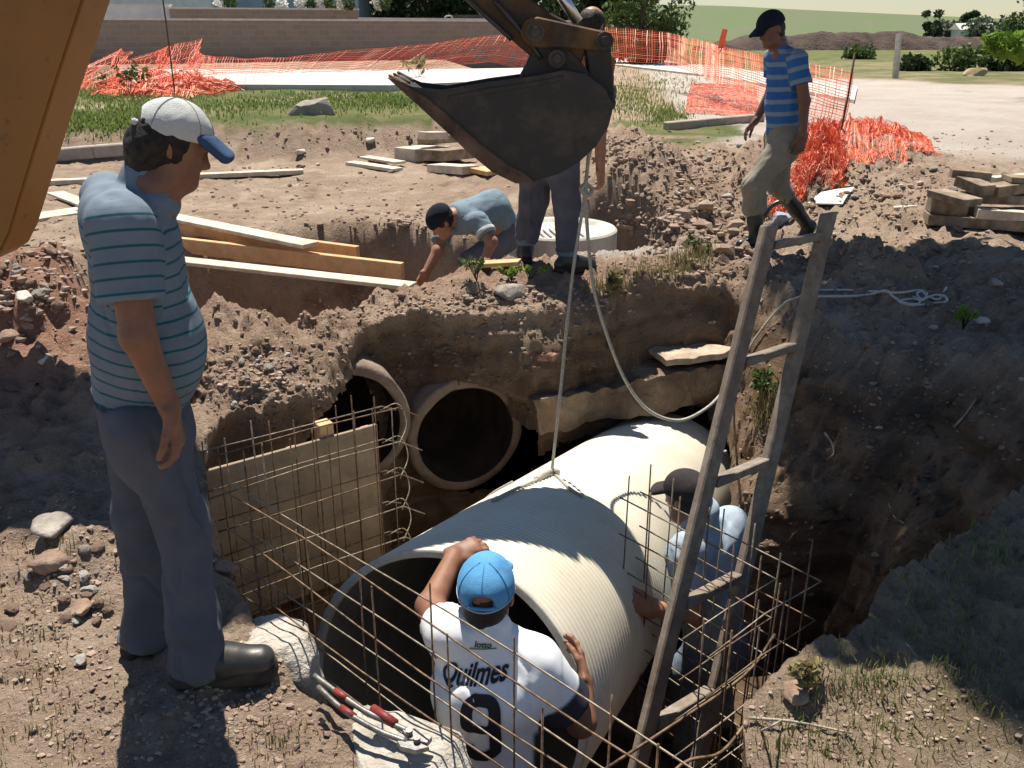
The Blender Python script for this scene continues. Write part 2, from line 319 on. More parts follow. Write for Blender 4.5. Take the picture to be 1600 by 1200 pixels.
def sdf_mesh(prims, h):
    M = .045; lo = np.min([pbox(p, M)[0] for p in prims if not p['sub']], 0); hi = np.max([pbox(p, M)[1] for p in prims if not p['sub']], 0)
    n = np.ceil((hi-lo)/h).astype(int)+1; Fd = np.full(n, .06, np.float32)
    for p in prims:
        a, b = pbox(p, M); i0 = np.clip(np.floor((a-lo)/h).astype(int), 0, n-1); i1 = np.clip(np.ceil((b-lo)/h).astype(int)+1, 1, n)
        if np.any(i1 <= i0): continue
        ax = [lo[c]+h*np.arange(i0[c], i1[c]) for c in range(3)]
        P = np.stack(np.meshgrid(*ax, indexing='ij'), -1); d = pdist(p, P); S = tuple(slice(i0[c], i1[c]) for c in range(3)); F0 = Fd[S]; k = p['k']
        if p['sub']: d = -d; hh = np.clip(.5-.5*(d-F0)/k, 0, 1); Fd[S] = np.where(d > -.06, d+(F0-d)*hh+k*hh*(1-hh), F0)
        else: hh = np.clip(.5+.5*(d-F0)/k, 0, 1); Fd[S] = d+(F0-d)*hh-k*hh*(1-hh)
    Fd[0] = Fd[-1] = .06; Fd[:, 0] = Fd[:, -1] = .06; Fd[:, :, 0] = Fd[:, :, -1] = .06
    sg = Fd < 0; c = np.zeros(n-1, np.int8)
    for o in np.ndindex(2, 2, 2): c += sg[o[0]:n[0]-1+o[0], o[1]:n[1]-1+o[1], o[2]:n[2]-1+o[2]]
    act = (c > 0) & (c < 8); idx = np.full(n-1, -1, np.int64); I = np.argwhere(act); idx[act] = np.arange(len(I))
    cor = np.array(list(np.ndindex(2, 2, 2))); val = np.stack([Fd[tuple((I+o).T)] for o in cor], 1)
    acc = np.zeros((len(I), 3)); cnt = np.zeros(len(I))
    for u_ in range(8):
        for v_ in range(u_+1, 8):
            if np.abs(cor[u_]-cor[v_]).sum() != 1: continue
            a, b = val[:, u_], val[:, v_]; m = (a < 0) != (b < 0); t = np.where(m, a/np.where(m, a-b, 1), 0)
            acc += np.where(m[:, None], cor[u_]+t[:, None]*(cor[v_]-cor[u_]), 0); cnt += m
    V = lo+h*(I+acc/cnt[:, None]); Q = []
    for axn in range(3):
        b_, c_ = (axn+1) % 3, (axn+2) % 3
        s0 = [slice(1, -1)]*3; s0[axn] = slice(0, -1); s1 = list(s0); s1[axn] = slice(1, None)
        e = sg[tuple(s0)] != sg[tuple(s1)]; J = np.argwhere(e); off = np.ones(3, int); off[axn] = 0; J = J+off
        flip = sg[tuple(J.T)]
        def at(db, dc):
            K = J.copy(); K[:, b_] += db; K[:, c_] += dc; return idx[tuple(K.T)]
        q = np.stack([at(-1, -1), at(0, -1), at(0, 0), at(-1, 0)], 1); q[~flip] = q[~flip][:, ::-1]; Q.append(q)
    Q = np.concatenate(Q); return V, Q[(Q >= 0).all(1)]
def vnorm(V, F):
    N = np.zeros_like(V); fn = np.cross(V[F[:, 2]]-V[F[:, 0]], V[F[:, 3]]-V[F[:, 1]])
    for k in range(4): np.add.at(N, F[:, k], fn)
    return N/(np.linalg.norm(N, axis=1)[:, None]+1e-12)
def relax(V, F, it=2):
    for _ in range(it):
        A = np.zeros_like(V); C = np.zeros(len(V))
        for k in range(4):
            a, b = F[:, k], F[:, (k+1) % 4]; np.add.at(A, a, V[b]); np.add.at(C, a, 1); np.add.at(A, b, V[a]); np.add.at(C, b, 1)
        V = .5*V+.5*A/C[:, None]
    return V
def wrinkle(V, F, amp, axis_scale=(1, 1, 1), f=9., seed=0.):
    N = vnorm(V, F); P = V*np.array(axis_scale)
    wv = fbm(P, 2.5, 2, off=seed); n = fbm(P+.12*np.c_[wv, wv, wv], f, 3, .5, seed); return V+N*(amp*(.9*n-1.2*np.maximum(0, .35-np.abs(n*2.))))[:, None]
def build_part(name, prims, mats, parent, h=.008, wr=0., wsc=(1, 1, 1), wf=9., seed=0., stripe=None, rl=1, colors=None):
    V, F = sdf_mesh(prims, h); V = relax(V, F, rl)
    if wr: V = wrinkle(V, F, wr, wsc, wf, seed)
    o = put(name, V, F, mats, parent)
    if stripe is not None:
        A = o.data.attributes.new('stripe', 'FLOAT', 'POINT'); A.data.foreach_set('value', stripe(V).astype(np.float32))
    if colors is not None:
        A = o.data.color_attributes.new('tint', 'FLOAT_COLOR', 'POINT'); A.data.foreach_set('color', colors(V).astype(np.float32).ravel())
    return o, V
def rot(v, ax, a):
    ax = nrm(ax); v = np.array(v, float); return v*math.cos(a)+np.cross(ax, v)*math.sin(a)+ax*(ax@v)*(1-math.cos(a))
def hand(w_, d, pn, th, curl=(.35, .45, .3), spread=.06, s=1., thumb=.6):
    """w_ wrist, d towards the fingers, pn palm normal, th side of the thumb"""
    d = nrm(d); pn = nrm(np.array(pn)-d*np.dot(pn, d)); lat = nrm(np.cross(d, pn)); lat = lat if np.dot(lat, th) > 0 else -lat
    P = []; w_ = np.array(w_, float)
    P.append(cone(w_-d*.01, w_+d*.085*s, .019*s, .0145*s, lat, 2.35, k=.012))
    for q, ln, rad, cm in ((.030, .074, .0088, 1.), (.010, .083, .0092, 1.05), (-.011, .077, .0088, 1.12), (-.030, .060, .0078, 1.25)):
        p = w_+d*(.083-.004*abs(q)/.03)*s+lat*q*s; dd = rot(d, pn, 0); dd = nrm(d+lat*q*spread*30)
        axx = np.cross(dd, pn); an = 0
        for L, c in zip((.45, .32, .23), curl):
            an += c*cm; e = rot(dd, axx, an); p2 = p+e*ln*L*s; P.append(cone(p, p2, rad*s, rad*.93*s, k=.007)); p = p2
    p = w_+d*.022*s+lat*.026*s; e = nrm(d*.75+lat*thumb+pn*.35); p1 = p+e*.038*s; e2 = nrm(d*.9+lat*thumb*.35+pn*.4); p2 = p1+e2*.03*s; p3 = p2+nrm(e2+pn*.25)*.024*s
    P += [cone(p, p1, .0145*s, .011*s, k=.012), cone(p1, p2, .0105*s, .0095*s, k=.006), cone(p2, p3, .0095*s, .0085*s, k=.006)]
    return P
def head(hc, fw, up, s=1.):
    fw = nrm(fw); up = nrm(np.array(up)-fw*np.dot(up, fw)); sd = np.cross(fw, up); A = np.array([sd, fw, up]); hc = np.array(hc, float)
    def L(x, y, z): return hc+(sd*x+fw*y+up*z)*s
    P = [ell(L(0, -.008, .03), A, np.array([.074, .095, .088])*s, k=.03), cone(L(0, .03, -.02), L(0, .055, -.075), .062*s, .036*s, k=.03), cone(L(-.03, .03, -.07), L(.03, .03, -.07), .033*s, k=.03),
         cone(L(0, .082, .018), L(0, .103, -.022), .008*s, .013*s, k=.012), cone(L(-.012, .09, -.026), L(.012, .09, -.026), .009*s, k=.008), cone(L(-.035, .078, .032), L(.035, .078, .032), .012*s, k=.018),
         ell(L(-.031, .095, .012), A, np.array([.017, .014, .012])*s, k=.014, sub=True), ell(L(.031, .095, .012), A, np.array([.017, .014, .012])*s, k=.014, sub=True),
         ell(L(-.031, .074, .011), A, np.array([.0125]*3)*s, k=.003), ell(L(.031, .074, .011), A, np.array([.0125]*3)*s, k=.003),
         cone(L(-.018, .083, -.047), L(.018, .083, -.047), .0065*s, k=.006), cone(L(-.015, .083, -.058), L(.015, .083, -.058), .0075*s, k=.006), cone(L(0, .078, -.088), L(0, .07, -.095), .016*s, k=.02)]
    for q in (-1, 1):
        P += [ell(L(.076*q, -.005, .0), np.array([rot(sd, up, .35*q), rot(fw, up, .35*q), up]), np.array([.009, .019, .031])*s, k=.006)]
    return P, L, A
def cap(L, A, s=1., brim=1., tilt=.0, brim_side=1):
    """dome and brim; brim_side +1 over the face"""
    sd, fw, up = A; n = nrm(up+fw*tilt); f2 = nrm(fw-n*np.dot(fw, n)); B = np.array([sd, f2, n])
    dome = [ell(L(0, -.008, .042), B, np.array([.084, .106, .092])*s, k=.01), cone(L(0, -.008, .042)-n*.17, L(0, -.008, .042)-n*.012, .17, .17, flat='b', k=.004, sub=True)]
    br = []
    for k in range(15):
        a = (k-7)/7*.95
        p0 = L(.0, 0, .044)+sd*math.sin(a)*.072+f2*brim_side*math.cos(a)*.088; p1 = L(0, 0, .036)+sd*math.sin(a)*.078+f2*brim_side*(.088+.075*brim*(1-.45*abs(a)**2))-n*(.018+.012*abs(a))
        br.append(cone(p0, p1, .0065, .0055, k=.022))
    return dome, br, n, f2
def m_skin(name, c):
    def f(t, n, l, b):
        fac = noise_node(n, l, 18, 5); l.new(ramp(n, l, fac, [(.3, tuple(q*.78 for q in c)), (.7, tuple(min(1, q*1.15) for q in c))]), b.inputs['Base Color'])
        b.inputs['Roughness'].default_value = .55; b.inputs['Subsurface Weight'].default_value = .08; b.inputs['Subsurface Radius'].default_value = (.01, .004, .002); bump(n, l, noise_node(n, l, 160, 3), b, .15, .002)
    return mat(name, f)
M_skin1 = m_skin('skin brown', (.23, .105, .062)); M_skin2 = m_skin('skin tan', (.33, .165, .10)); M_skin3 = m_skin('skin dark', (.17, .08, .05))
def m_cloth(name, c, c2=None, rough=.9, weave=420., stain=None, sheen=.0):
    def f(t, n, l, b):
        c2_ = c2 or tuple(q*.72 for q in c); base = ramp(n, l, noise_node(n, l, 7, 5), [(.32, c2_), (.68, c)])
        if stain: base = mix(n, l, ramp(n, l, noise_node(n, l, 3.2, 5, .65), [(.56, (0, 0, 0)), (.72, (.8, .8, .8))]), base, stain)
        l.new(base, b.inputs['Base Color']); b.inputs['Roughness'].default_value = rough; b.inputs['Specular IOR Level'].default_value = .2
        b.inputs['Sheen Weight'].default_value = sheen; hsum = n.new('ShaderNodeMath'); hsum.operation = 'ADD'; l.new(noise_node(n, l, weave, 2), hsum.inputs[0]); big_ = noise_node(n, l, 9, 2, .4); sc_ = n.new('ShaderNodeMath'); sc_.operation = 'MULTIPLY'; sc_.inputs[1].default_value = 6.; l.new(big_, sc_.inputs[0]); l.new(sc_.outputs[0], hsum.inputs[1]); bump(n, l, hsum.outputs[0], b, .6, .010)
    return mat(name, f)
def m_stripe(name, base, line, period, width, soft=.06, base2=None):
    def f(t, n, l, b):
        at = n.new('ShaderNodeAttribute'); at.attribute_name = 'stripe'; m = n.new('ShaderNodeMath'); m.operation = 'PINGPONG'; m.inputs[1].default_value = period/2; l.new(at.outputs['Fac'], m.inputs[0])
        d = n.new('ShaderNodeMath'); d.operation = 'DIVIDE'; d.inputs[1].default_value = period/2; l.new(m.outputs[0], d.inputs[0])
        st = ramp(n, l, d.outputs[0], [(max(0, width-soft), (1, 1, 1)), (width+soft, (0, 0, 0))])
        bs = ramp(n, l, noise_node(n, l, 8, 5), [(.3, tuple(q*.8 for q in base)), (.7, base)])
        l.new(mix(n, l, st, bs, line), b.inputs['Base Color']); b.inputs['Roughness'].default_value = .9; b.inputs['Specular IOR Level'].default_value = .2; big_ = noise_node(n, l, 9, 2, .4); bump(n, l, big_, b, .5, .03)
    return mat(name, f)
M_hair = simple('hair black', (.010, .008, .007), (.03, .024, .02), 60, .6, .6, .004)
M_boot = simple('black leather', (.012, .012, .013), (.05, .048, .045), 9, .42, .25, .003, spec=.5)
M_rubber = simple('black rubber boot', (.014, .014, .014), (.04, .038, .036), 6, .38, .1, .002, spec=.5)
M_sole = simple('boot sole', (.02, .018, .016), (.07, .06, .05), 12, .85)
def shoe(ank, toe, s=1., sole=True):
    """ank ankle joint, toe direction (horizontal-ish): leather boot"""
    d = nrm(toe); a = np.array(ank, float); u = nrm(np.array([0, 0, 1.])-d*d[2]); sd = np.cross(d, u)
    z0 = a-u*.07
    P = [cone(a+u*.05*s, a-u*.01, .05*s, .05*s, k=.02), cone(a-d*.045*s-u*.035, a+d*.06*s-u*.035, .042*s, .044*s, k=.03), cone(a+d*.05*s-u*.03, a+d*.165*s-u*.04, .043*s, .04*s, sd, 1.15, k=.03), cone(a-u*0.005, a+d*.09*s-u*.025, .045*s, .036*s, k=.03)]
    S = [cone(a-d*.05*s-u*.075, a+d*.05*s-u*.075, .040*s, .038*s, k=.02), cone(a+d*.05*s-u*.075, a+d*.165*s-u*.073, .040*s, .046*s, sd, 1.1, k=.02)]
    top = dict(t='c', a=a-u*.3, b=a-u*.068, ra=.5, rb=.5, side=None, sk=1., flat='b', k=.004, sub=True)
    return P, S
# ------------------------------------------------------------------ the six men
Z = np.array([0, 0, 1.])
def limb_pair(P, a, m, e, r0, r1, r2, **k): P += [cone(a, m, r0, r1, **k), cone(m, e, r1, r2, **k)]
def boots(man, ank, toe, s=1., m=None, hgt=None):
    P, S = shoe(ank, toe, s); o, _ = build_part('boot', P, m or M_boot, man, .007)
    q, _ = build_part('sole', [dict(p, k=.02) for p in S], M_sole, o, .008); return o
def torso_stripe(ax0, ax1, sleeves, cl=9.):
    """coordinate along the torso, or along a sleeve for its vertices"""
    def f(V):
        d = nrm(ax1-ax0); r = (V-ax0)@d
        for a, b, rad in sleeves:
            q = V-a; t = np.clip(q@(b-a)/((b-a)@(b-a)), 0, 1); dd = np.linalg.norm(q-t[:, None]*(b-a), axis=1)
            r = np.where((dd < rad) & ((V-a)@nrm(b-a) > -.035), q@nrm(b-a)+.018, r)
        r = np.minimum(r, cl)
        return r
    return f
# ---- man in striped polo standing on the left bank
m1 = empty('person', tuple(atz(265, 1050, 0)), 'man in teal striped polo shirt and white cap standing on the left bank', 'man')
f1 = nrm((.90, .43, 0)); r1 = np.array([f1[1], -f1[0], 0])
pel = atY(222, 628, 2.36); bel = atY(226, 520, 2.35); che = atY(213, 405, 2.35); nek = atY(236, 292, 2.36); hc = atY(270, 229, 2.38)
shR = atY(190, 352, 2.20); elR = atY(216, 525, 2.13); wrR = atY(266, 640, 2.15); shL = shR-r1*.38; elL = elR-r1*.44+f1*.05; wrL = wrR-r1*.42+f1*.05
hiR = pel+r1*.10; hiL = pel-r1*.10; knR = atY(283, 822, 2.27); knL = atY(216, 800, 2.44); anR = atY(312, 1028, 2.22); anL = atY(232, 982, 2.43)
fw = nrm(f1+np.array([.1, -.05, -.46])); HP, HL, HA = head(hc, fw, Z+f1*.25, .89)
body = HP+[cone(nek-Z*.02, hc-Z*.06-fw*.012, .056, .053, k=.03), cone(che, nek, .10, .06, r1, 1.3, k=.04), cone(pel, che, .095, .095, r1, 1.2, k=.04)]
for sh, el, wr in ((shR, elR, wrR), (shL, elL, wrL)): body += [cone(che+Z*.1, sh, .07, .055, k=.03), cone(sh, el, .050, .043, k=.02), cone(el, wr, .043, .028, k=.02)]
body += hand(wrR, atY(284, 705, 2.15)-wrR, -r1*.3-f1, r1*.4+f1*.9, (.35, .55, .45), .10, s=1.08)+hand(wrL, Z*-1+f1*.2, r1, f1, (.4, .5, .4))
for hi, kn, an in ((hiR, knR, anR), (hiL, knL, anL)): body += [cone(hi, kn, .08, .05), cone(kn, an, .05, .04), cone(an, an+f1*.12-Z*.03, .04, .03)]
build_part('body', body, M_skin1, m1, .0055, 0)
TS = [cone(che+Z*.03, bel, .118, .131, r1, 1.32, k=.05), cone(bel, pel+Z*.03, .131, .130, r1, 1.25, flat='b', k=.05), ell(bel+f1*.008-Z*.03, np.array([r1, f1, Z]), (.155, .128, .17), k=.06), cone(che+Z*.09, nek-Z*.035, .105, .062, r1, 1.5, k=.05), cone(shR-Z*.0, shL, .07, .07, k=.05),
      cone(nek-Z*.03-f1*.01, nek+Z*.022+f1*.004, .078, .068, k=.012)]
sR, sL = shR+(elR-shR)*.66, shL+(elL-shL)*.6
TS += [cone(shR+Z*.0, sR, .070, .071, flat='b', k=.035), cone(shL, sL, .070, .071, flat='b', k=.035), cone(sR-nrm(sR-shR)*.018, sR, .0745, flat='ab', k=.003)]
M_polo1 = m_stripe('teal striped jersey', (.175, .225, .285), (.012, .10, .13), .0375, .17, .06)
build_part('polo_shirt', TS, M_polo1, m1, .007, .012, (1, 1, .7), 6., 3., stripe=torso_stripe(pel, che, [(shR, sR, .095), (shL, sL, .095)], .54375))
col = [cone(nek-r1*.055*c-f1*.045*s_+Z*.022, nek-r1*.075*c-f1*.062*s_-Z*.012, .009, .009, k=.012) for c, s_ in [(math.cos(a), math.sin(a)) for a in np.linspace(-.9, 4.05, 22)]]
build_part('collar', col, m_cloth('collar knit', (.18, .23, .29)), m1, .006)
M_tr1 = m_cloth('grey blue work trousers', (.125, .142, .18), (.088, .10, .132), stain=(.12, .13, .155))
TR = [cone(pel+Z*.02, pel-Z*.1, .128, .128, r1, 1.2, flat='a', k=.04)]
for hi, kn, an, q in ((hiR, knR, anR, 1), (hiL, knL, anL, -1)):
    hem = an-Z*.035; TR += [cone(hi-Z*.04, kn, .104, .072, k=.05), cone(kn, hem, .072, .070, flat='b', k=.04), cone(an+Z*.12, hem-f1*.02, .070, .076, flat='b', k=.03)]
build_part('trousers', TR, M_tr1, m1, .007, .019, (1, 1, .55), 6., 11.)
hairP = [ell(HL(0, -.022, .012), HA, np.array([.088, .100, .096])*.89, k=.02), cone(HL(0, -.06, -.03), HL(0, -.055, -.075), .062, .05, HA[0], 1.1, k=.03), ell(HL(0, .125, -.02), HA, (.12, .09, .14), k=.01, sub=True)]
build_part('hair', hairP, M_hair, m1, .006, .006, (1, 1, .5), 22.)
cd, cb, cn, cf = cap(HL, HA, .92, .66, -.12)
M_capw = m_cloth('cap off white', (.66, .68, .66), (.54, .57, .56), stain=(.42, .43, .42)); M_capb = m_cloth('cap brim blue', (.06, .11, .22))
co, _ = build_part('cap', cd+[ell(HL(0, -.118, .04), HA, (.036, .03, .030), k=.004, sub=True)], M_capw, m1, .005, .0015, (1, 1, 1), 14.)
build_part('brim', cb, M_capb, co, .005); build_part('cap_strap', [cone(HL(.036*math.cos(a), -.108-.008*math.cos(a*.5), .032), HL(.036*math.cos(a+.3), -.108, .032), .007, k=.006) for a in np.linspace(0, 2.9, 10)], M_capw, co, .004)
# eyelets, seams of the cap
sm = MB()
for a in (-.9, 0., .9, 2.2, -2.2):
    pts = [HL(0, -.008, .042)+.92*(HA[0]*.0845*math.sin(a)*math.cos(t)+cf*.1068*math.cos(a)*math.cos(t)+cn*.0928*math.sin(t)) for t in np.linspace(.1, 1.5, 10)]; sm.tube(pts, .0011, 5)
sm.build('cap_seam', m_cloth('seam thread', (.34, .37, .38)), co, smooth=True)
boots(m1, anR+Z*.01, nrm(f1+np.array([.12, -.25, 0])), 1.08); boots(m1, anL+Z*.01, f1, 1.08)
bl = MB(); bl.box(HL(0, 0, 0)*0+knR+np.array([.02, -.10, .12]), (.012, .003, .02)); 
# ---- man in the white football shirt at the pipe's mouth
m5 = empty('person', (-.05, 2.25, FZ), 'man in white football shirt and light blue cap with both hands on the pipe rim', 'man')
f5 = nrm((.10, 1, 0)); r5 = np.array([f5[1], -f5[0], 0])
hc5 = atY(760, 930, 2.32); nk5 = atY(762, 985, 2.26); ch5 = atY(765, 1085, 2.24); be5 = ch5-Z*.26; pe5 = ch5-Z*.47-f5*.02
sl5 = atY(700, 990, 2.27); sr5 = atY(834, 1036, 2.25)
wl5 = PIPE_C+PIPE_A*.0; 
def pipe_pt(t, ang, r=PIPE_R):                # point on the pipe: t along, ang from its top towards its right side
    d, sd, up = frame(PIPE_A); return PIPE_C+PIPE_A*t+r*(up*math.cos(ang)+sd*math.sin(ang))
gl = pipe_pt(.03, .05); gr = pipe_pt(-.02, 1.18)
wl5 = gl+np.array([-.035, -.075, .03]); el5 = (sl5+wl5)/2+np.array([-.065, -.05, -.02]); wr5 = atY(912, 1064, 2.36); er5 = atY(908, 1128, 2.25)
HP, HL, HA = head(hc5, nrm(f5+Z*-.05), Z-f5*.08)
body = HP+[cone(nk5-Z*.03, hc5-Z*.06, .058, .058, k=.03), cone(ch5, nk5, .08, .045, r5, 1.2, k=.03), cone(pe5, ch5, .085, .085, r5, 1.2, k=.04)]
for sh, el, wr in ((sl5, el5, wl5), (sr5, er5, wr5)): body += [cone(ch5+Z*.1, sh, .07, .055, k=.03), cone(sh, el, .056, .047, k=.02), cone(el, wr, .046, .031, k=.02)]
body += hand(wl5, nrm(np.array([.75, .55, .15])), np.array([-.1, .3, -1]), np.array([.7, -.6, 0]), (.35, .75, .55), s=1.05)+hand(wr5, nrm(atY(906, 1020, 2.45)-wr5), np.array([-.9, .3, .1]), np.array([-.2, -.9, .2]), (.25, .35, .3), .10, s=1.05)
h5 = [pe5+r5*q*.1 for q in (-1, 1)]; k5 = [np.array([pe5[0]+q*.12, pe5[1]+.06, FZ+.50]) for q in (-1, 1)]; a5 = [np.array([pe5[0]+q*.14, pe5[1]-.02, FZ+.09]) for q in (-1, 1)]
for a, b, c in zip(h5, k5, a5): body += [cone(a, b, .08, .05), cone(b, c, .05, .04), cone(c, c+f5*.12-Z*.03, .04, .03)]
build_part('body', body, M_skin1, m5, .0055)
s1, s2 = sl5+(el5-sl5)*.42, sr5+(er5-sr5)*.72
SH = [cone(ch5, be5, .122, .120, r5, 1.36, k=.05), cone(be5, pe5-Z*.05, .120, .126, r5, 1.34, flat='b', k=.05), cone(ch5+Z*.10, nk5-Z*.045, .095, .062, r5, 1.75, k=.05), cone(sl5-Z*.01, sr5-Z*.01, .064, .064, k=.06), cone(ch5+r5*.06+Z*.03-f5*.03, ch5-r5*.06+Z*.03-f5*.03, .10, k=.05), cone(nk5-Z*.04, nk5-Z*.002, .075, .067, k=.012),
      cone(sl5, s1, .078, .075, flat='b', k=.04), cone(sr5, s2, .076, .078, flat='b', k=.04)]
def m_white(t, n, l, b):
    at = n.new('ShaderNodeAttribute'); at.attribute_name = 'tint'; base = ramp(n, l, noise_node(n, l, 6, 5), [(.35, (.70, .72, .76)), (.65, (.82, .83, .86))]); sep = n.new('ShaderNodeSeparateColor'); l.new(at.outputs['Color'], sep.inputs[0])
    l.new(mix(n, l, sep.outputs[0], base, (.018, .02, .03)), b.inputs['Base Color']); b.inputs['Roughness'].default_value = .8; bump(n, l, noise_node(n, l, 300, 2), b, .2, .002)
M_white = mat('white jersey', m_white)
def tint5(V):                                  # black sleeve end of the right arm, black side panel
    c = np.zeros((len(V), 4)); q = V-sr5; d = s2-sr5; t = q@d/(d@d); dd = np.linalg.norm(q-np.clip(t, 0, 1)[:, None]*d, axis=1)
    a = sstep(.62, .68, t)*(dd < .12)*((V-ch5)@r5 > .14); side = sstep(.135, .15, (V-ch5)@r5)*sstep(-.06, -.10, (V-ch5)[:, 2]); c[:, 0] = np.clip(a+side, 0, 1); return c
shirt5, SV = build_part('football_shirt', SH, M_white, m5, .007, .015, (1, 1, .55), 5.5, 5., colors=tint5)
_sb = BVHTree.FromObject(shirt5, bpy.context.evaluated_depsgraph_get()); _so = origin(shirt5)
def on_back(name, V2, F, m, cx, cz, sx, parent, off=.004):
    """lay flat artwork (x right, y up, metres) on the shirt's back"""
    out = []
    for x_, y_ in V2:
        p = ch5+r5*(cx+x_)+Z*(cz+y_)-f5*.6; h = _sb.ray_cast(Vector(p)-_so, Vector(f5)); out.append(np.array(h[0]+_so)-f5*off if h[0] else p+f5*.47)
    return put(name, np.array(out), F, m, parent, smooth=False)
def text_mesh(txt, size, shear=0., bold=0., sx=1.):
    cu = bpy.data.curves.new('text', 'FONT'); cu.body = txt; cu.size = size; cu.shear = shear; cu.offset = bold; cu.align_x = 'CENTER'; cu.align_y = 'CENTER'; cu.resolution_u = 4
    o = bpy.data.objects.new('text', cu); COL.objects.link(o); me = bpy.data.meshes.new_from_object(o.evaluated_get(bpy.context.evaluated_depsgraph_get())); bpy.data.objects.remove(o)
    bm = bmesh.new(); bm.from_mesh(me); bmesh.ops.triangulate(bm, faces=bm.faces)
    for _ in range(4):
        es = [e for e in bm.edges if e.calc_length() > .018]
        if not es: break
        bmesh.ops.subdivide_edges(bm, edges=es, cuts=1); bmesh.ops.triangulate(bm, faces=[f for f in bm.faces if len(f.verts) > 3])
    V = [(v.co.x*sx, v.co.y) for v in bm.verts]; F = [tuple(v.index for v in f.verts) for f in bm.faces]; bm.free(); bpy.data.meshes.remove(me); return V, F
M_ink = simple('black print', (.012, .013, .02), (.02, .02, .03), 30, .6, 0)
V2, F2 = text_mesh('Quilmes', .074, .34, .0020, .80); V2 = [(x_, y_+.10*x_) for x_, y_ in V2]; on_back('lettering', V2, F2, M_ink, -.040, .140, 1, shirt5)
def ribbon(pts, wd):
    pts = np.array(pts, float); T = np.gradient(pts, axis=0); T /= np.linalg.norm(T, axis=1)[:, None]; N = np.c_[-T[:, 1], T[:, 0]]*wd/2
    V = np.r_[pts-N, pts+N]; m = len(pts); return [tuple(v) for v in V], [(i, i+1, m+i+1, m+i) for i in range(m-1)]
def super_ring(cx, cy, w_, h_, wd, n=44, e=3.2):
    a = np.linspace(0, 2*np.pi, n); c, s_ = np.cos(a), np.sin(a); pts = np.c_[cx+np.sign(c)*np.abs(c)**(2/e)*w_, cy+np.sign(s_)*np.abs(s_)**(2/e)*h_]; return ribbon(pts, wd)
V9, F9 = super_ring(0, -.085, .042, .052, .036)
Vb, Fb = ribbon([(.042, -.07-.012*i) for i in range(14)]+[(.03, -.238), (.01, -.25), (-.015, -.25), (-.038, -.238), (-.042, -.222), (-.042, -.205)], .036)
on_back('number', V9, F9, M_ink, -.01, .115, 1, shirt5, .004); on_back('number', Vb, Fb, M_ink, -.01, .115, 1, shirt5, .0055)
V2, F2 = text_mesh('lotto', .026, .1, .0006, 1.0); on_back('lettering', V2, F2, M_ink, -.012, .222, 1, shirt5)
V2, F2 = ribbon([(-.04, -.013), (-.0, -.013), (.04, -.013)], .004); on_back('tag_line', V2, F2, simple('green print', (.05, .2, .06), (.06, .25, .08), 30, .6, 0), -.012, .222, 1, shirt5)
for yo in (0, .014): 
    V2, F2 = ribbon([(-.02+.04*t, .012*math.sin(t*3.1)) for t in np.linspace(0, 1, 8)], .006); V2 = [(x_-.172, y_+yo+.165) for x_, y_ in V2]; on_back('sleeve_mark', V2, F2, M_ink, 0, 0, 1, shirt5) if all(_sb.ray_cast(Vector(ch5+r5*x_+Z*y_-f5*.6)-_so, Vector(f5))[0] for x_, y_ in V2) else None
TR = [cone(pe5+Z*.02, pe5-Z*.12, .130, .13, r5, 1.3, k=.04)]
for a, b, c in zip(h5, k5, a5): TR += [cone(a-Z*.04, b, .10, .078, k=.05), cone(b, c, .078, .07, flat='b', k=.03)]
build_part('trousers', TR, M_tr1, m5, .010, .008, (1, 1, .5), 7., 2.)
for c in a5: boots(m5, c+Z*.0, f5)
hairP = [ell(HL(0, -.016, .012), HA, (.079, .09, .085), k=.02), cone(HL(0, -.05, -.03), HL(0, -.05, -.055), .06, .05, HA[0], 1.05, k=.02), ell(HL(0, .125, -.02), HA, (.12, .09, .14), k=.01, sub=True)]
build_part('hair', hairP, M_hair, m5, .006, .003, (1, 1, 1), 30.)
M_capl = m_cloth('cap light blue', (.13, .40, .72), (.095, .32, .62), rough=.7)
cd, cb, cn, cf = cap(HL, HA, 1.05, .7, -.2)
co, _ = build_part('cap', cd+[ell(HL(0, -.112, .036), HA, (.042, .03, .026), k=.003, sub=True)], M_capl, m5, .005, .0012, (1, 1, 1), 14.)
build_part('brim', cb, M_capl, co, .006)
M_trim = m_cloth('cap trim', (.5, .62, .75)); tr = MB()
def dome_pt(a, z_): c = math.sqrt(max(0, 1-z_*z_)); return HL(0, -.008, .042)+1.05*(HA[0]*.0845*math.sin(a)*c+cf*.1068*math.cos(a)*c+cn*.0928*z_)
tr.tube([HL(.045*math.cos(a), 0, .036+.028*math.sin(a))*1.0-HA[1]*(.103+.004*math.sin(a)-.012*abs(math.cos(a))) for a in np.linspace(0, math.pi, 14)], .0028, 5)
tr.tube([dome_pt(math.pi+a, -.10) for a in np.linspace(-1.6, 1.6, 20)], .0025, 5); tr.build('cap_trim', M_trim, co, smooth=True)
sm = MB()
for a in (math.pi, math.pi+1.05, math.pi-1.05): sm.tube([dome_pt(a, t) for t in np.linspace(.32 if a == math.pi else -.05, .985, 10)], .0012, 5)
sm.build('cap_seam', m_cloth('seam blue', (.07, .24, .5)), co, smooth=True)
st = MB(); st.tube([HL(.04*math.cos(a), -.107-.0*a, .026-.008*math.sin(a)) for a in np.linspace(0, math.pi, 10)], .006, 6); st.build('cap_strap', M_capl, co, smooth=True)
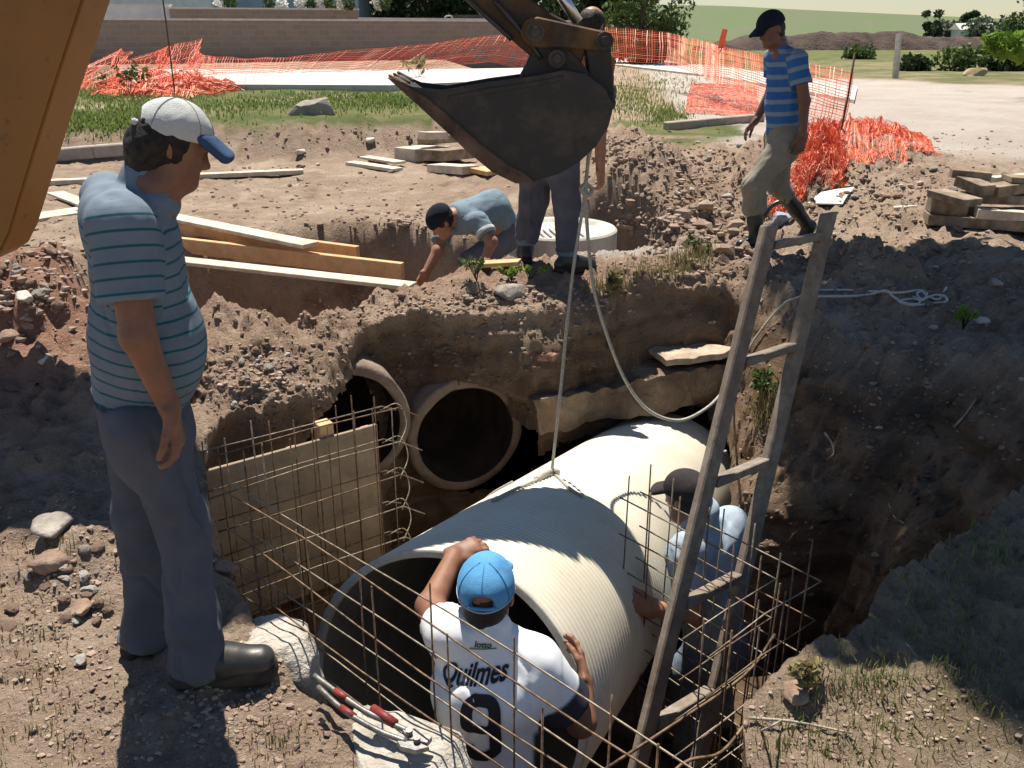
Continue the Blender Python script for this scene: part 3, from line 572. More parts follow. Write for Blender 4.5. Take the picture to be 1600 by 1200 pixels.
# ---- man behind the ladder
m6 = empty('person', (.93, 3.5, FZ), 'man in pale blue shirt and dark cap half hidden behind the ladder', 'man')
f6 = nrm((-.72, .70, 0)); r6 = np.array([f6[1], -f6[0], 0])
hc6 = atY(1073, 780, 3.46); nk6 = atY(1096, 808, 3.42); ch6 = atY(1103, 880, 3.42); pe6 = np.array([.95, 3.46, ch6[2]-.46]); be6 = (ch6+pe6)/2
shl6 = ch6-r6*.18+Z*.13; shr6 = ch6+r6*.18+Z*.12
wrl6 = atY(1018, 950, 3.16); ell6 = atY(1085, 962, 3.20); wrr6 = ch6+r6*.28+f6*.18-Z*.38; elr6 = ch6+r6*.27-Z*.15
HP, HL, HA = head(hc6, nrm(f6+np.array([-.2, .2, -.25])), Z+f6*.3)
body = HP+[cone(nk6-Z*.03, hc6-Z*.06, .06, .057, k=.03), cone(ch6, nk6, .10, .06, r6, 1.3, k=.04), cone(pe6, ch6, .09, .09, r6, 1.25, k=.04)]
fist = atY(990, 943, 3.14)
for sh, el, wr in ((shl6, ell6, wrl6), (shr6, elr6, wrr6)): body += [cone(ch6+Z*.1, sh, .07, .055, k=.03), cone(sh, el, .055, .048, k=.02), cone(el, wr, .046, .032, k=.02)]
body += hand(wrl6, fist-wrl6, np.array([.1, .6, -.4]), np.array([0, .3, 1]), (.9, 1.2, .9), s=1.05)+hand(wrr6, -Z+f6*.4, -r6, f6, (.4, .5, .4))
h6 = [pe6+r6*q*.1 for q in (-1, 1)]; k6 = [np.array([pe6[0], pe6[1], FZ+.5])+r6*q*.13+f6*.06 for q in (-1, 1)]; a6 = [np.array([pe6[0], pe6[1], FZ+.06])+r6*q*.15 for q in (-1, 1)]
for a, b, c in zip(h6, k6, a6): body += [cone(a, b, .08, .05), cone(b, c, .05, .04), cone(c, c+f6*.12-Z*.03, .04, .03)]
build_part('body', body, M_skin2, m6, .006)
s1, s2 = shl6+(ell6-shl6)*.62, shr6+(elr6-shr6)*.7
SH = [cone(ch6, be6, .125, .12, r6, 1.4, k=.05), cone(be6, pe6-Z*.03, .12, .13, r6, 1.3, flat='b', k=.05), cone(ch6+Z*.1, nk6-Z*.04, .095, .062, r6, 1.6, k=.05), cone(shl6-Z*.01, shr6-Z*.01, .064, k=.06), cone(nk6-Z*.035, nk6+Z*.02, .076, .069, k=.012), cone(shl6, s1, .076, .085, flat='b', k=.04), cone(shr6, s2, .076, .08, flat='b', k=.04)]
build_part('shirt', SH, m_cloth('pale blue shirt', (.45, .54, .63), (.36, .45, .54)), m6, .008, .015, (1, 1, .7), 6., 8.)
TR = [cone(pe6+Z*.02, pe6-Z*.12, .13, .13, r6, 1.25, k=.04)]
for a, b, c in zip(h6, k6, a6): TR += [cone(a-Z*.04, b, .10, .078, k=.05), cone(b, c, .078, .07, flat='b', k=.03)]
build_part('trousers', TR, m_cloth('dusty blue trousers', (.20, .25, .33), (.13, .165, .22)), m6, .010, .008, (1, 1, .5), 7., 4.)
for c in a6: boots(m6, c, f6)
build_part('hair', [ell(HL(0, -.016, .012), HA, (.081, .093, .088), k=.02), cone(HL(0, -.055, -.03), HL(0, -.055, -.075), .06, .05, HA[0], 1.05, k=.02), ell(HL(0, .125, -.02), HA, (.12, .09, .14), k=.01, sub=True)], M_hair, m6, .007, .004, (1, 1, 1), 30.)
cd, cb, cn, cf = cap(HL, HA, 1.06, .9, -.15); M_capd = m_cloth('cap dark brown', (.055, .045, .048), (.035, .03, .032))
co, _ = build_part('cap', cd, M_capd, m6, .006); build_part('brim', cb, M_capd, co, .006)
# ---- man walking in rubber boots on the far right of the berm
m2 = empty('person', tuple(atz(1205, 385, .28)), 'man in blue striped polo shirt and black rubber boots walking past the ladder top', 'man')
f2 = nrm((-.97, -.22, 0)); r2 = np.array([f2[1], -f2[0], 0])
pe2 = atY(1224, 212, 7.12); be2 = atY(1222, 165, 7.12); ch2 = atY(1226, 112, 7.12); nk2 = atY(1216, 68, 7.1); hc2 = atY(1205, 47, 7.06)
near, far_ = -r2 if r2[1] > 0 else r2, None
nr = r2 if r2[1] < 0 else -r2                                       # towards the camera
shn = atY(1247, 92, 6.95); eln = atY(1257, 158, 6.9); wrn = atY(1254, 212, 6.88); shf = shn-nr*.36; elf = atY(1206, 140, 7.32); wrf = atY(1180, 190, 7.3)
hn = pe2+nr*.09; hf = pe2-nr*.09; knf_ = atY(1177, 290, 7.0); anf_ = atY(1181, 372, 6.99); knb = atY(1217, 292, 7.2); anb = atY(1262, 352, 7.32)
fwd = nrm(f2+np.array([0, -.25, -.42])); HP, HL, HA = head(hc2, fwd, Z+f2*.35)
body = HP+[cone(nk2-Z*.03, hc2-Z*.05, .055, .054, k=.03), cone(ch2, nk2, .09, .055, nr, 1.3, k=.04), cone(pe2, ch2, .10, .10, nr, 1.2, k=.04)]
for sh, el, wr in ((shn, eln, wrn), (shf, elf, wrf)): body += [cone(ch2+Z*.1, sh, .06, .05, k=.03), cone(sh, el, .048, .042, k=.02), cone(el, wr, .041, .029, k=.02)]
body += hand(wrn, Z*-1+f2*.05, -nr, f2, (.4, .55, .4), s=1.05)+hand(wrf, nrm(atY(1163, 207, 7.28)-wrf), nr*.5-Z*.3-f2*.5, f2-Z, (.3, .45, .3), s=1.05)
for hi, kn, an in ((hn, knf_, anf_), (hf, knb, anb)): body += [cone(hi, kn, .075, .05), cone(kn, an, .05, .04)]
build_part('body', body, M_skin3, m2, .0065)
s1, s2 = shn+(eln-shn)*.60, shf+(elf-shf)*.6
SH = [cone(ch2+Z*.02, be2, .118, .115, nr, 1.35, k=.05), cone(be2, pe2-Z*.02, .115, .122, nr, 1.25, flat='b', k=.05), cone(ch2+Z*.08, nk2-Z*.03, .09, .058, nr, 1.5, k=.05), cone(shn, shf, .06, k=.05), cone(nk2-Z*.035, nk2+Z*.02, .068, .062, k=.012), cone(shn, s1, .068, .072, flat='b', k=.035), cone(shf, s2, .068, .072, flat='b', k=.035)]
M_polo2 = m_stripe('blue striped polo', (.035, .15, .42), (.20, .27, .37), .088, .36, .06)
build_part('polo_shirt', SH, M_polo2, m2, .008, .011, (1, 1, .8), 7., 6., stripe=torso_stripe(pe2, ch2, [(shn, s1, .085), (shf, s2, .085)]))
M_khaki = m_cloth('khaki trousers', (.34, .31, .25), (.25, .225, .18), stain=(.22, .19, .15))
TR = [cone(pe2+Z*.03, pe2-Z*.1, .122, .125, nr, 1.2, k=.04), cone(hn-Z*.03, knf_, .112, .088, k=.05), cone(knf_, knf_+(anf_-knf_)*.38, .095, .085, k=.03), cone(hf-Z*.03, knb, .112, .08, k=.05), cone(knb, knb+(anb-knb)*.2, .082, .07, k=.03)]
build_part('trousers', TR, M_khaki, m2, .008, .018, (1, 1, .6), 7., 9.)
for kn, an, toe, t0 in ((knf_, anf_, nrm(f2+Z*-.05), .30), (knb, anb, nrm(f2*.55-Z*.62), .12)):
    top = kn+(an-kn)*t0; heel = an; d = toe
    build_part('rubber_boot', [cone(top, top+(an-top)*.55, .066, .058, flat='a', k=.02), cone(top+(an-top)*.5, an, .058, .050, k=.03), cone(an-d*.02-nrm(top-an)*.035, an+d*.13-nrm(top-an)*.04, .045, .042, k=.04)], M_rubber, m2, .008, .004, (1, 1, 1), 9.)
build_part('hair', [ell(HL(0, -.018, .01), HA, (.079, .09, .082), k=.02), cone(HL(0, -.05, -.02), HL(0, -.055, -.05), .055, .045, HA[0], 1.05, k=.02), ell(HL(0, .125, -.02), HA, (.12, .09, .14), k=.01, sub=True)], M_hair, m2, .008, .004, (1, 1, 1), 30.)
cd, cb, cn, cf = cap(HL, HA, 1.08, 1.05, -.05); M_capn = m_cloth('cap navy', (.016, .022, .038), (.010, .014, .026))
co, _ = build_part('cap', cd, M_capn, m2, .007); build_part('brim', cb, M_capn, co, .007)
bk = MB(); bk.lathe([(.124, -.015), (.13, -.015), (.13, .02), (.124, .02)], pe2+Z*.02, Z, 28)
# ---- man standing behind the excavator bucket, seen from the waist down
m3 = empty('person', (.22, 6.08, .26), 'man in grey work trousers and black boots mostly hidden behind the digger bucket', 'man')
f3 = nrm((.62, .78, 0)); r3 = np.array([f3[1], -f3[0], 0])
an3r = atY(885, 428, 6.02); an3l = atY(822, 420, 6.2); an3r[2] = gz(an3r[0], an3r[1], .3)+.10; an3l[2] = gz(an3l[0], an3l[1], .3)+.10
pe3 = np.array([.25, 6.1, 1.17]); ch3 = pe3+Z*.42; nk3 = ch3+Z*.22; hc3 = atY(925, 42, 6.1); nk3 = np.array([hc3[0]-.02, 6.08, hc3[2]-.13]); ch3 = np.array([nk3[0]-.06, 6.08, nk3[2]-.16])
shr3 = ch3+r3*.19+Z*.08; shl3 = ch3-r3*.19+Z*.08; elr3 = atY(938, 200, 5.95); wrr3 = atY(938, 268, 5.93); ell3 = shl3-Z*.28-r3*.05; wrl3 = ell3-Z*.22+f3*.12
HP, HL, HA = head(hc3, nrm(f3+Z*-.3), Z+f3*.2)
body = HP+[cone(nk3-Z*.03, hc3-Z*.05, .058, .055, k=.03), cone(ch3, nk3, .095, .058, r3, 1.3, k=.04), cone(pe3, ch3, .125, .12, r3, 1.3, k=.04)]
for sh, el, wr in ((shr3, elr3, wrr3), (shl3, ell3, wrl3)): body += [cone(ch3+Z*.08, sh, .065, .052, k=.03), cone(sh, el, .05, .043, k=.02), cone(el, wr, .042, .03, k=.02)]
body += hand(wrr3, -Z+f3*.2, -r3, f3, (.5, .7, .5))+hand(wrl3, -Z+f3*.4, r3, f3, (.5, .7, .5))
h3 = [pe3-Z*.05+r3*q*.105 for q in (-1, 1)]; k3 = [(h3[0]+an3l)/2+f3*.03, (h3[1]+an3r)/2+f3*.03]; a3 = [an3l, an3r]
for a, b, c in zip(h3, k3, a3): body += [cone(a, b, .08, .05), cone(b, c, .05, .04)]
build_part('body', body, M_skin2, m3, .0075)
SH = [cone(ch3, pe3+Z*.02, .125, .125, r3, 1.35, flat='b', k=.05), cone(ch3+Z*.08, nk3-Z*.03, .09, .06, r3, 1.5, k=.05), cone(shr3, shl3, .062, k=.05), cone(shr3, shr3+(elr3-shr3)*.5, .07, .074, flat='b', k=.03), cone(shl3, shl3+(ell3-shl3)*.5, .07, .074, flat='b', k=.03)]
build_part('shirt', SH, m_cloth('orange brown shirt', (.42, .16, .08), (.34, .12, .06)), m3, .010, .006, (1, 1, .7), 7.)
TR = [cone(pe3+Z*.05, pe3-Z*.1, .14, .14, r3, 1.25, flat='a', k=.04)]
for a, b, c in zip(h3, k3, a3): TR += [cone(a-Z*.03, b, .118, .095, k=.05), cone(b, c+Z*.06, .095, .078, flat='b', k=.03)]
build_part('trousers', TR, m_cloth('grey violet trousers', (.125, .13, .165), (.08, .085, .115)), m3, .008, .018, (1, 1, .5), 7., 13.)
for c, t_ in zip(a3, (nrm((-.1, 1, 0)), nrm((.93, .3, 0)))): boots(m3, c, t_, 1.05)
for c in a3: build_part('trouser_cuff', [cone(c+Z*.10, c+Z*.03, .074, .07, flat='ab', k=.01)], m_cloth('blue cuff', (.16, .24, .36)), m3, .008)
build_part('hair', [ell(HL(0, -.014, .02), HA, (.084, .098, .092), k=.02), ell(HL(0, .125, -.02), HA, (.12, .09, .12), k=.01, sub=True)], M_hair, m3, .008, .004, (1, 1, 1), 30.)
# ---- man bent over in the second trench
m4 = empty('person', (-.25, 6.75, -.45), 'man in grey blue t-shirt bending down in the far trench beside the concrete ring', 'man')
f4 = nrm((-.93, -.36, 0)); r4 = np.array([f4[1], -f4[0], 0])
pe4 = atY(790, 362, 6.95); ch4 = atY(726, 338, 6.72); mid4 = atY(768, 326, 6.85); hc4 = atY(691, 347, 6.6); nk4 = (ch4*.6+hc4*.4)+Z*.02
shn4 = atY(748, 346, 6.52); eln4 = atY(768, 378, 6.42); wrn4 = atY(757, 408, 6.34); shf4 = atY(694, 358, 6.85); elf4 = atY(684, 392, 6.72); wrf4 = atY(664, 428, 6.62)
wrn4[2] = max(wrn4[2], gz(wrn4[0], wrn4[1])+.035)
HP, HL, HA = head(hc4, nrm(f4*.8-Z*.75), nrm(f4*.8+Z*.55))
body = HP+[cone(nk4, hc4, .058, .055, k=.03), cone(ch4, nk4, .09, .058, r4, 1.3, k=.04), cone(pe4, ch4, .11, .11, r4, 1.3, k=.04)]
for sh, el, wr in ((shn4, eln4, wrn4), (shf4, elf4, wrf4)): body += [cone(ch4, sh, .065, .052, k=.03), cone(sh, el, .05, .045, k=.02), cone(el, wr, .044, .03, k=.02)]
body += hand(wrn4, np.array([.35, -.5, -.25]), -Z, np.array([-1, 0, 0]), (.1, .15, .1), .15)+hand(wrf4, -Z+f4*.3, -r4, f4, (.5, .6, .5))
kn4 = [atY(735, 408, 6.72), atY(758, 420, 7.0)]; fz4 = -.58; a4 = [np.array([kn4[0][0]+.28, kn4[0][1]+.12, fz4+.1]), np.array([kn4[1][0]+.25, kn4[1][1]+.1, fz4+.1])]
h4 = [pe4-r4*.1, pe4+r4*.1]
if (h4[0]-pe4)[1] > 0: h4 = h4[::-1]
for a, b, c in zip(h4, kn4, a4): body += [cone(a, b, .08, .055), cone(b, c, .055, .04)]
build_part('body', body, M_skin2, m4, .0075)
SH = [cone(ch4, mid4, .120, .135, r4, 1.3, k=.06), cone(mid4, pe4+Z*.01, .135, .135, r4, 1.2, flat='b', k=.05), cone(ch4, nk4, .095, .062, r4, 1.4, flat='b', k=.05), cone(shn4, shf4, .062, k=.06), cone(shn4, shn4+(eln4-shn4)*.72, .074, .076, flat='b', k=.03), cone(shf4, shf4+(elf4-shf4)*.62, .074, .076, flat='b', k=.03)]
build_part('t_shirt', SH, m_cloth('grey blue t-shirt', (.23, .31, .38), (.17, .24, .30)), m4, .008, .007, (1, 1, 1), 7., 1.)
b0 = shn4+(eln4-shn4)*.45; b1 = shn4+(eln4-shn4)*.62; build_part('sleeve_band', [cone(b0, b1, .079, .079, flat='ab', k=.01)], m_cloth('white band', (.7, .7, .7)), m4, .006)
TR = [cone(pe4, pe4+(kn4[0]+kn4[1]-2*pe4)*.08, .14, .13, r4, 1.2, k=.05)]
for a, b, c in zip(h4, kn4, a4): TR += [cone(a, b, .112, .082, k=.05), cone(b, c, .085, .075, flat='b', k=.03)]
build_part('trousers', TR, m_cloth('slate trousers', (.16, .18, .24), (.11, .125, .17)), m4, .008, .009, (1, 1, .6), 7., 21.)
for c in a4: boots(m4, c, f4)
build_part('hair', [ell(HL(0, -.014, .022), HA, (.085, .1, .09), k=.02), ell(HL(0, .125, -.03), HA, (.12, .09, .12), k=.01, sub=True)], M_hair, m4, .007, .004, (1, 1, 1), 30.)
cd, cb, cn, cf = cap(HL, HA, 1.06, .5, .15); co, _ = build_part('cap', cd, M_capn, m4, .008)
# ------------------------------------------------------------------ the big pipe
def m_pipe(t, n, l, b):
    big = noise_node(n, l, 2.5, 6); st = noise_node(n, l, 14, 6, .7)
    c = ramp(n, l, big, [(.3, (.62, .57, .45)), (.7, (.76, .71, .59))]); c = mix(n, l, ramp(n, l, st, [(.60, (0, 0, 0)), (.80, (.5, .5, .5))]), c, (.34, .27, .19))
    l.new(c, b.inputs['Base Color']); b.inputs['Roughness'].default_value = .5; b.inputs['Specular IOR Level'].default_value = .4; bump(n, l, noise_node(n, l, 40, 4), b, .12, .003)
M_pipe = mat('cream pipe plastic', m_pipe)
M_pipe_shade = simple('pipe inside shade', (.16, .145, .12), (.27, .245, .205), 3, .6, .1)  # interior shade put into a darker tone than the cream outside
M_rim = simple('pipe cut edge', (.42, .40, .34), (.60, .57, .49), 14, .6, .3, .004)
prof = []; per = .031; k = 0
t_ = .012
while t_ < PIPE_L-.01:
    prof += [(PIPE_R-.012, t_), (PIPE_R-.0015, t_+per*.2), (PIPE_R, t_+per*.42), (PIPE_R-.0015, t_+per*.64), (PIPE_R-.012, t_+per*.84)]; t_ += per
pipe = MB().lathe([(PIPE_R-.004, .0)]+prof+[(PIPE_R-.004, PIPE_L)], PIPE_C, PIPE_A, 128).build('pipe', M_pipe, loc=tuple(PIPE_C), smooth=True)
tag(pipe, 'huge cream ribbed plastic pipe slung on a rope in the pit', 'pipe')
MB().lathe([(PIPE_R-.03, .004), (PIPE_R-.03, PIPE_L)], PIPE_C, PIPE_A, 96).build('inner_wall', M_pipe_shade, pipe, smooth=True)
MB().lathe([(PIPE_R-.0305, .02), (PIPE_R-.0305, -.004), (PIPE_R-.028, -.007), (PIPE_R-.003, -.007), (PIPE_R+.0005, -.004), (PIPE_R+.0005, .008)], PIPE_C, PIPE_A, 128).build('rim', M_rim, pipe, smooth=True)
MB().lathe([(PIPE_R-.0305, PIPE_L-.02), (PIPE_R-.0305, PIPE_L+.004), (PIPE_R, PIPE_L+.004), (PIPE_R, PIPE_L-.008)], PIPE_C, PIPE_A, 96).build('rim', M_rim, pipe, smooth=True)
def pipe_hit(px, py):
    d = ray(px, py); o = cC-PIPE_C; dp = d-PIPE_A*(d@PIPE_A); op = o-PIPE_A*(o@PIPE_A); A = dp@dp; B = 2*dp@op; C = op@op-PIPE_R**2; D = B*B-4*A*C
    return cC+d*((-B-math.sqrt(max(D, 0)))/(2*A))
# ------------------------------------------------------------------ old drain pipes in the pit wall
M_oldc = simple('old brown concrete', (.15, .11, .085), (.27, .21, .165), 5, .95, .7, .012)
M_dark = simple('dark earth', (.03, .022, .018), (.07, .05, .04), 5, .95, .8, .02)  # near-black brown for the insides of the old drains
for (h, n2, rad), lb in zip([(h-q_*n2, n2, rad) for (h, n2, rad), q_ in zip(HOLES, (.14, .34))], ('old round drain pipe opening in the middle of the dark pit wall', 'old drain pipe opening half hidden behind the rebar and plywood panel')):
    o = MB().lathe([(rad, .045), (rad+.02, .055), (rad+.055, .05), (rad+.07, .03), (rad+.07, -.25), (rad+.06, -.42)], h-0*n2, n2, 64)
    ob = o.build('drain_pipe', M_oldc, loc=tuple(h-Z*rad), smooth=True); tag(ob, lb, 'drain pipe', 'old drain pipes in the pit wall')
    V = ob.data.vertices
    for v in V: p = np.array(v.co); q = .014*fbm(p[None]*1.0, 6., 3, off=rad*31)[0]; v.co.x += q*n2[0]*2; v.co.y += q*n2[1]*2; v.co.z += q
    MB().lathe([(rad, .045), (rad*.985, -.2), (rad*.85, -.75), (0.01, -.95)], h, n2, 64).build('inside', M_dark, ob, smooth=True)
# ------------------------------------------------------------------ backhoe: boom, dipper arm, bucket, linkage
M_yel = mat('dirty yellow paint', lambda t, n, l, b: (l.new(mix(n, l, ramp(n, l, noise_node(n, l, 9, 8, .7), [(.60, (0, 0, 0)), (.68, (1, 1, 1))]), ramp(n, l, noise_node(n, l, 1.6, 5), [(.3, (.22, .092, .012)), (.7, (.30, .13, .02))]), (.07, .045, .03)), b.inputs['Base Color']), b.inputs['Roughness'].__setattr__('default_value', .5), bump(n, l, noise_node(n, l, 60, 4), b, .12, .003)))
M_yelb = simple('worn brown arm paint', (.035, .024, .016), (.16, .085, .035), 5, .6, .3, .004, lo=.4, hi=.75)
M_stl = mat('dark bucket steel', lambda t, n, l, b: (l.new(mix(n, l, ramp(n, l, noise_node(n, l, 5, 8, .7), [(.5, (0, 0, 0)), (.75, (.7, .7, .7))]), (.035, .035, .033), (.14, .10, .075)), b.inputs['Base Color']), b.inputs['Roughness'].__setattr__('default_value', .62), b.inputs['Metallic'].__setattr__('default_value', .2), bump(n, l, noise_node(n, l, 22, 8, .7), b, .5, .008)))
M_rust = simple('earthy rusty steel', (.06, .038, .028), (.19, .12, .085), 9, .85, .7, .008)
M_chrome = simple('ram rod', (.55, .57, .60), (.7, .72, .75), 4, .22, 0, metal=.9)
bh = empty('backhoe', tuple(atY(-60, 420, 5.2)), 'yellow backhoe with its boom at the left edge and bucket hanging over the pit', 'backhoe')
YB = 4.5
bp = [atY(px, py, YB) for px, py in ((-120, -40), (145, -40), (132, 0), (86, 140), (44, 275), (17, 365), (2, 396), (-18, 410), (-40, 414), (-60, 405), (-85, 380))]
top = [np.array([-1.45, YB, 3.35]), np.array([-1.25, YB, 3.25])]
poly = [(-2.95, 3.0), (-1.8, 3.45), (-1.32, 3.42), (-1.28, 3.2)]+[(p[0], p[2]) for p in bp[2:]]
b_ = MB().prism(poly, (0, YB+.14, 0), (1, 0, 0), (0, 0, 1), .30).build('boom', M_yel, bh, bevel=.012, seg=2)
YD = 4.05
dp = [atY(px, py, YD) for px, py in ((727, 0), (838, 96), (848, 120), (900, 120), (914, 80), (884, 32), (864, 22), (830, 0))]
poly = [(-1.55, 3.52), (-1.62, 3.2)]+[(p[0], p[2]) for p in dp]+[(.05, 2.25), (-1.15, 3.5)]
MB().prism(poly, (0, YD+.06, 0), (1, 0, 0), (0, 0, 1), .17).build('dipper_arm', M_yelb, bh, bevel=.008)
MB().tube([(-1.42, YD-.2, 3.34), (-1.42, YB+.4, 3.34)], .09, 20).build('knuckle_pin', M_stl, bh, smooth=True)
YK = 3.93
bx = np.array([.0, .36, .0]); ex = bx/np.linalg.norm(bx); BW = np.linalg.norm(bx)
side = [(612, 122), (645, 136), (690, 141), (760, 129), (835, 119), (880, 110), (915, 116), (945, 138), (959, 165), (951, 197), (931, 229), (905, 253), (875, 271), (840, 282), (808, 280), (775, 263), (735, 230), (700, 197), (660, 159)]
sp = [atY(px, py, YK) for px, py in side]
bk = MB()
for off, th in ((0, .018), (BW, .018)):
    c = [p+ex*off for p in sp]; bk.add(c+[p+ex*th for p in c], [tuple(range(18, -1, -1)), tuple(range(19, 38))]+[(i_, (i_+1) % 19, 19+(i_+1) % 19, 19+i_) for i_ in range(19)])
shell = [sp[k_] for k_ in (0, 18, 17, 16, 15, 14, 13, 12, 11, 10, 9, 8, 7, 6)]; cen_ = np.mean(sp, 0)
inn = [p+(cen_-p)/np.linalg.norm(cen_-p)*.022 for p in shell]
m_ = len(shell); Vs = [p+ex*.012 for p in shell]+[p+ex*(BW+.012) for p in shell]+[p+ex*.012 for p in inn]+[p+ex*(BW+.012) for p in inn]; Fs = []
for i_ in range(m_-1): Fs += [(i_, i_+1, m_+i_+1, m_+i_), (2*m_+i_, 3*m_+i_, 3*m_+i_+1, 2*m_+i_+1)]
Fs += [(0, m_, 3*m_, 2*m_), (m_-1, 3*m_-1, 4*m_-1, 2*m_-1)]+[(i_, 2*m_+i_, 2*m_+i_+1, i_+1) for i_ in range(m_-1)]+[(m_+i_, m_+i_+1, 3*m_+i_+1, 3*m_+i_) for i_ in range(m_-1)]
bk.add(Vs, Fs); bucket = bk.build('bucket', M_stl, bh)
wear = [(604, 121), (618, 124), (664, 150), (712, 190), (750, 224), (792, 256), (822, 272), (838, 286), (806, 287), (770, 270), (730, 237), (694, 203), (652, 164)]
wp = [atY(px, py, YK-.012) for px, py in wear]; nw = len(wp)
MB().add(wp+[p+ex*.05 for p in wp], [tuple(range(nw-1, -1, -1)), tuple(range(nw, 2*nw))]+[(i_, (i_+1) % nw, nw+(i_+1) % nw, nw+i_) for i_ in range(nw)]).build('wear_plate', M_rust, bucket, bevel=.004)
rb = MB(); q = [atY(px, py, YK-.006) for px, py in ((700, 150), (758, 138), (838, 127), (880, 118), (880, 125), (838, 135), (760, 147), (700, 158))]
rb.add(q+[p+ex*.03 for p in q], [tuple(range(7, -1, -1)), tuple(range(8, 16))]+[(i_, (i_+1) % 8, 8+(i_+1) % 8, 8+i_) for i_ in range(8)]).build('rim_bar', M_stl, bucket, bevel=.003)
for k_ in range(3):
    t0 = sp[0]+ex*(.03+k_*(BW-.06)/2); dd = nrm(sp[0]-sp[18]); ud = nrm(np.cross(ex, dd))
    v = [t0-dd*.06+ex*a*.03+ud*c*.018 for a in (-1, 1) for c in (-1, 1)]+[t0+dd*.02+ex*a*.014+ud*c*.004 for a in (-1, 1) for c in (-1, 1)]
    MB().add(v, [(0, 1, 3, 2), (4, 6, 7, 5), (0, 4, 5, 1), (2, 3, 7, 6), (0, 2, 6, 4), (1, 5, 7, 3)]).build('tooth', M_rust, bucket, bevel=.003)
for off in (.08, .28):
    e = [atY(px, py, YK) + ex*off for px, py in ((812, 124), (836, 78), (852, 62), (880, 66), (912, 100), (940, 138), (920, 150), (860, 140))]
    MB().add(e+[p+ex*.025 for p in e], [tuple(range(7, -1, -1)), tuple(range(8, 16))]+[(i_, (i_+1) % 8, 8+(i_+1) % 8, 8+i_) for i_ in range(8)]).build('ear', M_stl, bucket, bevel=.004)
def pxplate(name, pts, Y, th, m, bev=.006):
    e = [atY(px, py, Y) for px, py in pts]; nn = len(e); return MB().add(e+[p+np.array([0, th, 0]) for p in e], [tuple(range(nn-1, -1, -1)), tuple(range(nn, 2*nn))]+[(i_, (i_+1) % nn, nn+(i_+1) % nn, nn+i_) for i_ in range(nn)]).build(name, m, bh, bevel=bev)
M_yelk = simple('link paint', (.05, .034, .02), (.22, .115, .04), 6, .6, .3, .004, lo=.38, hi=.7)
def capsule_px(a, b, ra, rb_, n=9):
    a = np.array(a, float); b = np.array(b, float); th = math.atan2(*(b-a)[::-1]); return [tuple(b+rb_*np.array([math.cos(th+t), math.sin(th+t)])) for t in np.linspace(-math.pi/2, math.pi/2, n)]+[tuple(a+ra*np.array([math.cos(th+t), math.sin(th+t)])) for t in np.linspace(math.pi/2, 3*math.pi/2, n)]
pxplate('link', capsule_px((838, 50), (944, 64), 24, 15), YD-.07, .03, M_yelk); pxplate('link', capsule_px((838, 50), (944, 64), 24, 15), YD+.17, .03, M_yelk)
pxplate('bucket_link', capsule_px((934, 66), (944, 160), 20, 17), YD-.03, .16, M_stl)
def pin(px, py, r, Y0, Y1, m=M_stl): c = atY(px, py, Y0); MB().lathe([(.001, -.012), (r*.5, -.012), (r*.55, 0), (r, 0), (r, Y1-Y0), (.001, Y1-Y0)], c, (0, 1, 0), 20).build('pin', m, bh, smooth=False)
pin(836, 50, .040, YD-.10, YD+.24); pin(945, 64, .036, YD-.10, YD+.24); pin(950, 161, .034, YD-.09, YD+.24); pin(870, 92, .036, YD-.09, YD+.24)
ra0, ra1 = atY(903, 34, YD+.08), atY(856, -40, YD+.12); MB().tube([ra0, ra1], .024, 16).build('ram_rod', M_chrome, bh, smooth=True)
MB().tube([atY(856, -40, YD+.12), np.array([-.9, YD+.25, 3.62])], .055, 18).build('ram_cylinder', M_yelb, bh, smooth=True)
MB().tube(spline([atY(915, 188, YK+.2), atY(905, 205, YK+.2), atY(915, 222, YK+.2), atY(930, 214, YK+.2), atY(932, 195, YK+.2)], 6), .012, 8).build('hook', M_stl, bucket, smooth=True)
for pts in ([(772, 0), (812, 46), (846, 92)], [(700, -30), (756, 22), (800, 62)]):
    MB().tube(spline([atY(px, py, YD-.045) for px, py in pts], 6), .011, 7).build('hose', M_rubber, bh, smooth=True)
# ------------------------------------------------------------------ ropes
M_rope = simple('pale rope', (.36, .33, .27), (.56, .53, .46), 90, .9, .8, .004)
M_ropew = simple('white rope', (.48, .47, .44), (.66, .65, .61), 90, .9, .8, .003)
def rope_tube(mb, pts, r=.007, n=7, dens=10): return mb.tube(spline(pts, dens), r, n)
hk = atY(922, 205, YK+.2); pa = pipe_hit(862, 742)
rp = MB(); ys = np.linspace(hk[1], pa[1], 5)
rope_tube(rp, [hk, atY(914, 300, ys[1]-.02), atY(893, 441, ys[2]-.02), atY(877, 600, ys[3]), pa+Z*.012], .0075)
rope_tube(rp, [pipe_hit(838, 752)+Z*.008, pipe_hit(850, 747)+Z*.02, pa+Z*.02, pipe_hit(872, 740)+Z*.008], .017)
rope_tube(rp, [pipe_hit(862, 742)+Z*.01, pipe_hit(800, 770)+Z*.01, pipe_hit(770, 785)+Z*.008], .008)
rope_tube(rp, [pipe_hit(866, 742)+Z*.01, pipe_hit(890, 765)+Z*.008, pipe_hit(910, 778)+Z*.008], .008)
for k_ in range(3):
    d_, s_, u_ = frame(PIPE_A); t0 = (pa-PIPE_C)@PIPE_A+(.015*(k_-1))
    rope_tube(rp, [PIPE_C+PIPE_A*(t0+.02*math.sin(a_*2))+(PIPE_R+.007)*(u_*math.cos(a_)+s_*math.sin(a_)) for a_ in np.linspace(-2.6, -.55, 9)], .0065, 6, 6) if k_ == 1 else None
tag(rp.build('sling_rope', M_rope, loc=tuple(pa), smooth=True), 'taut sling rope running down from the bucket to the pipe', 'rope')
lp = MB()
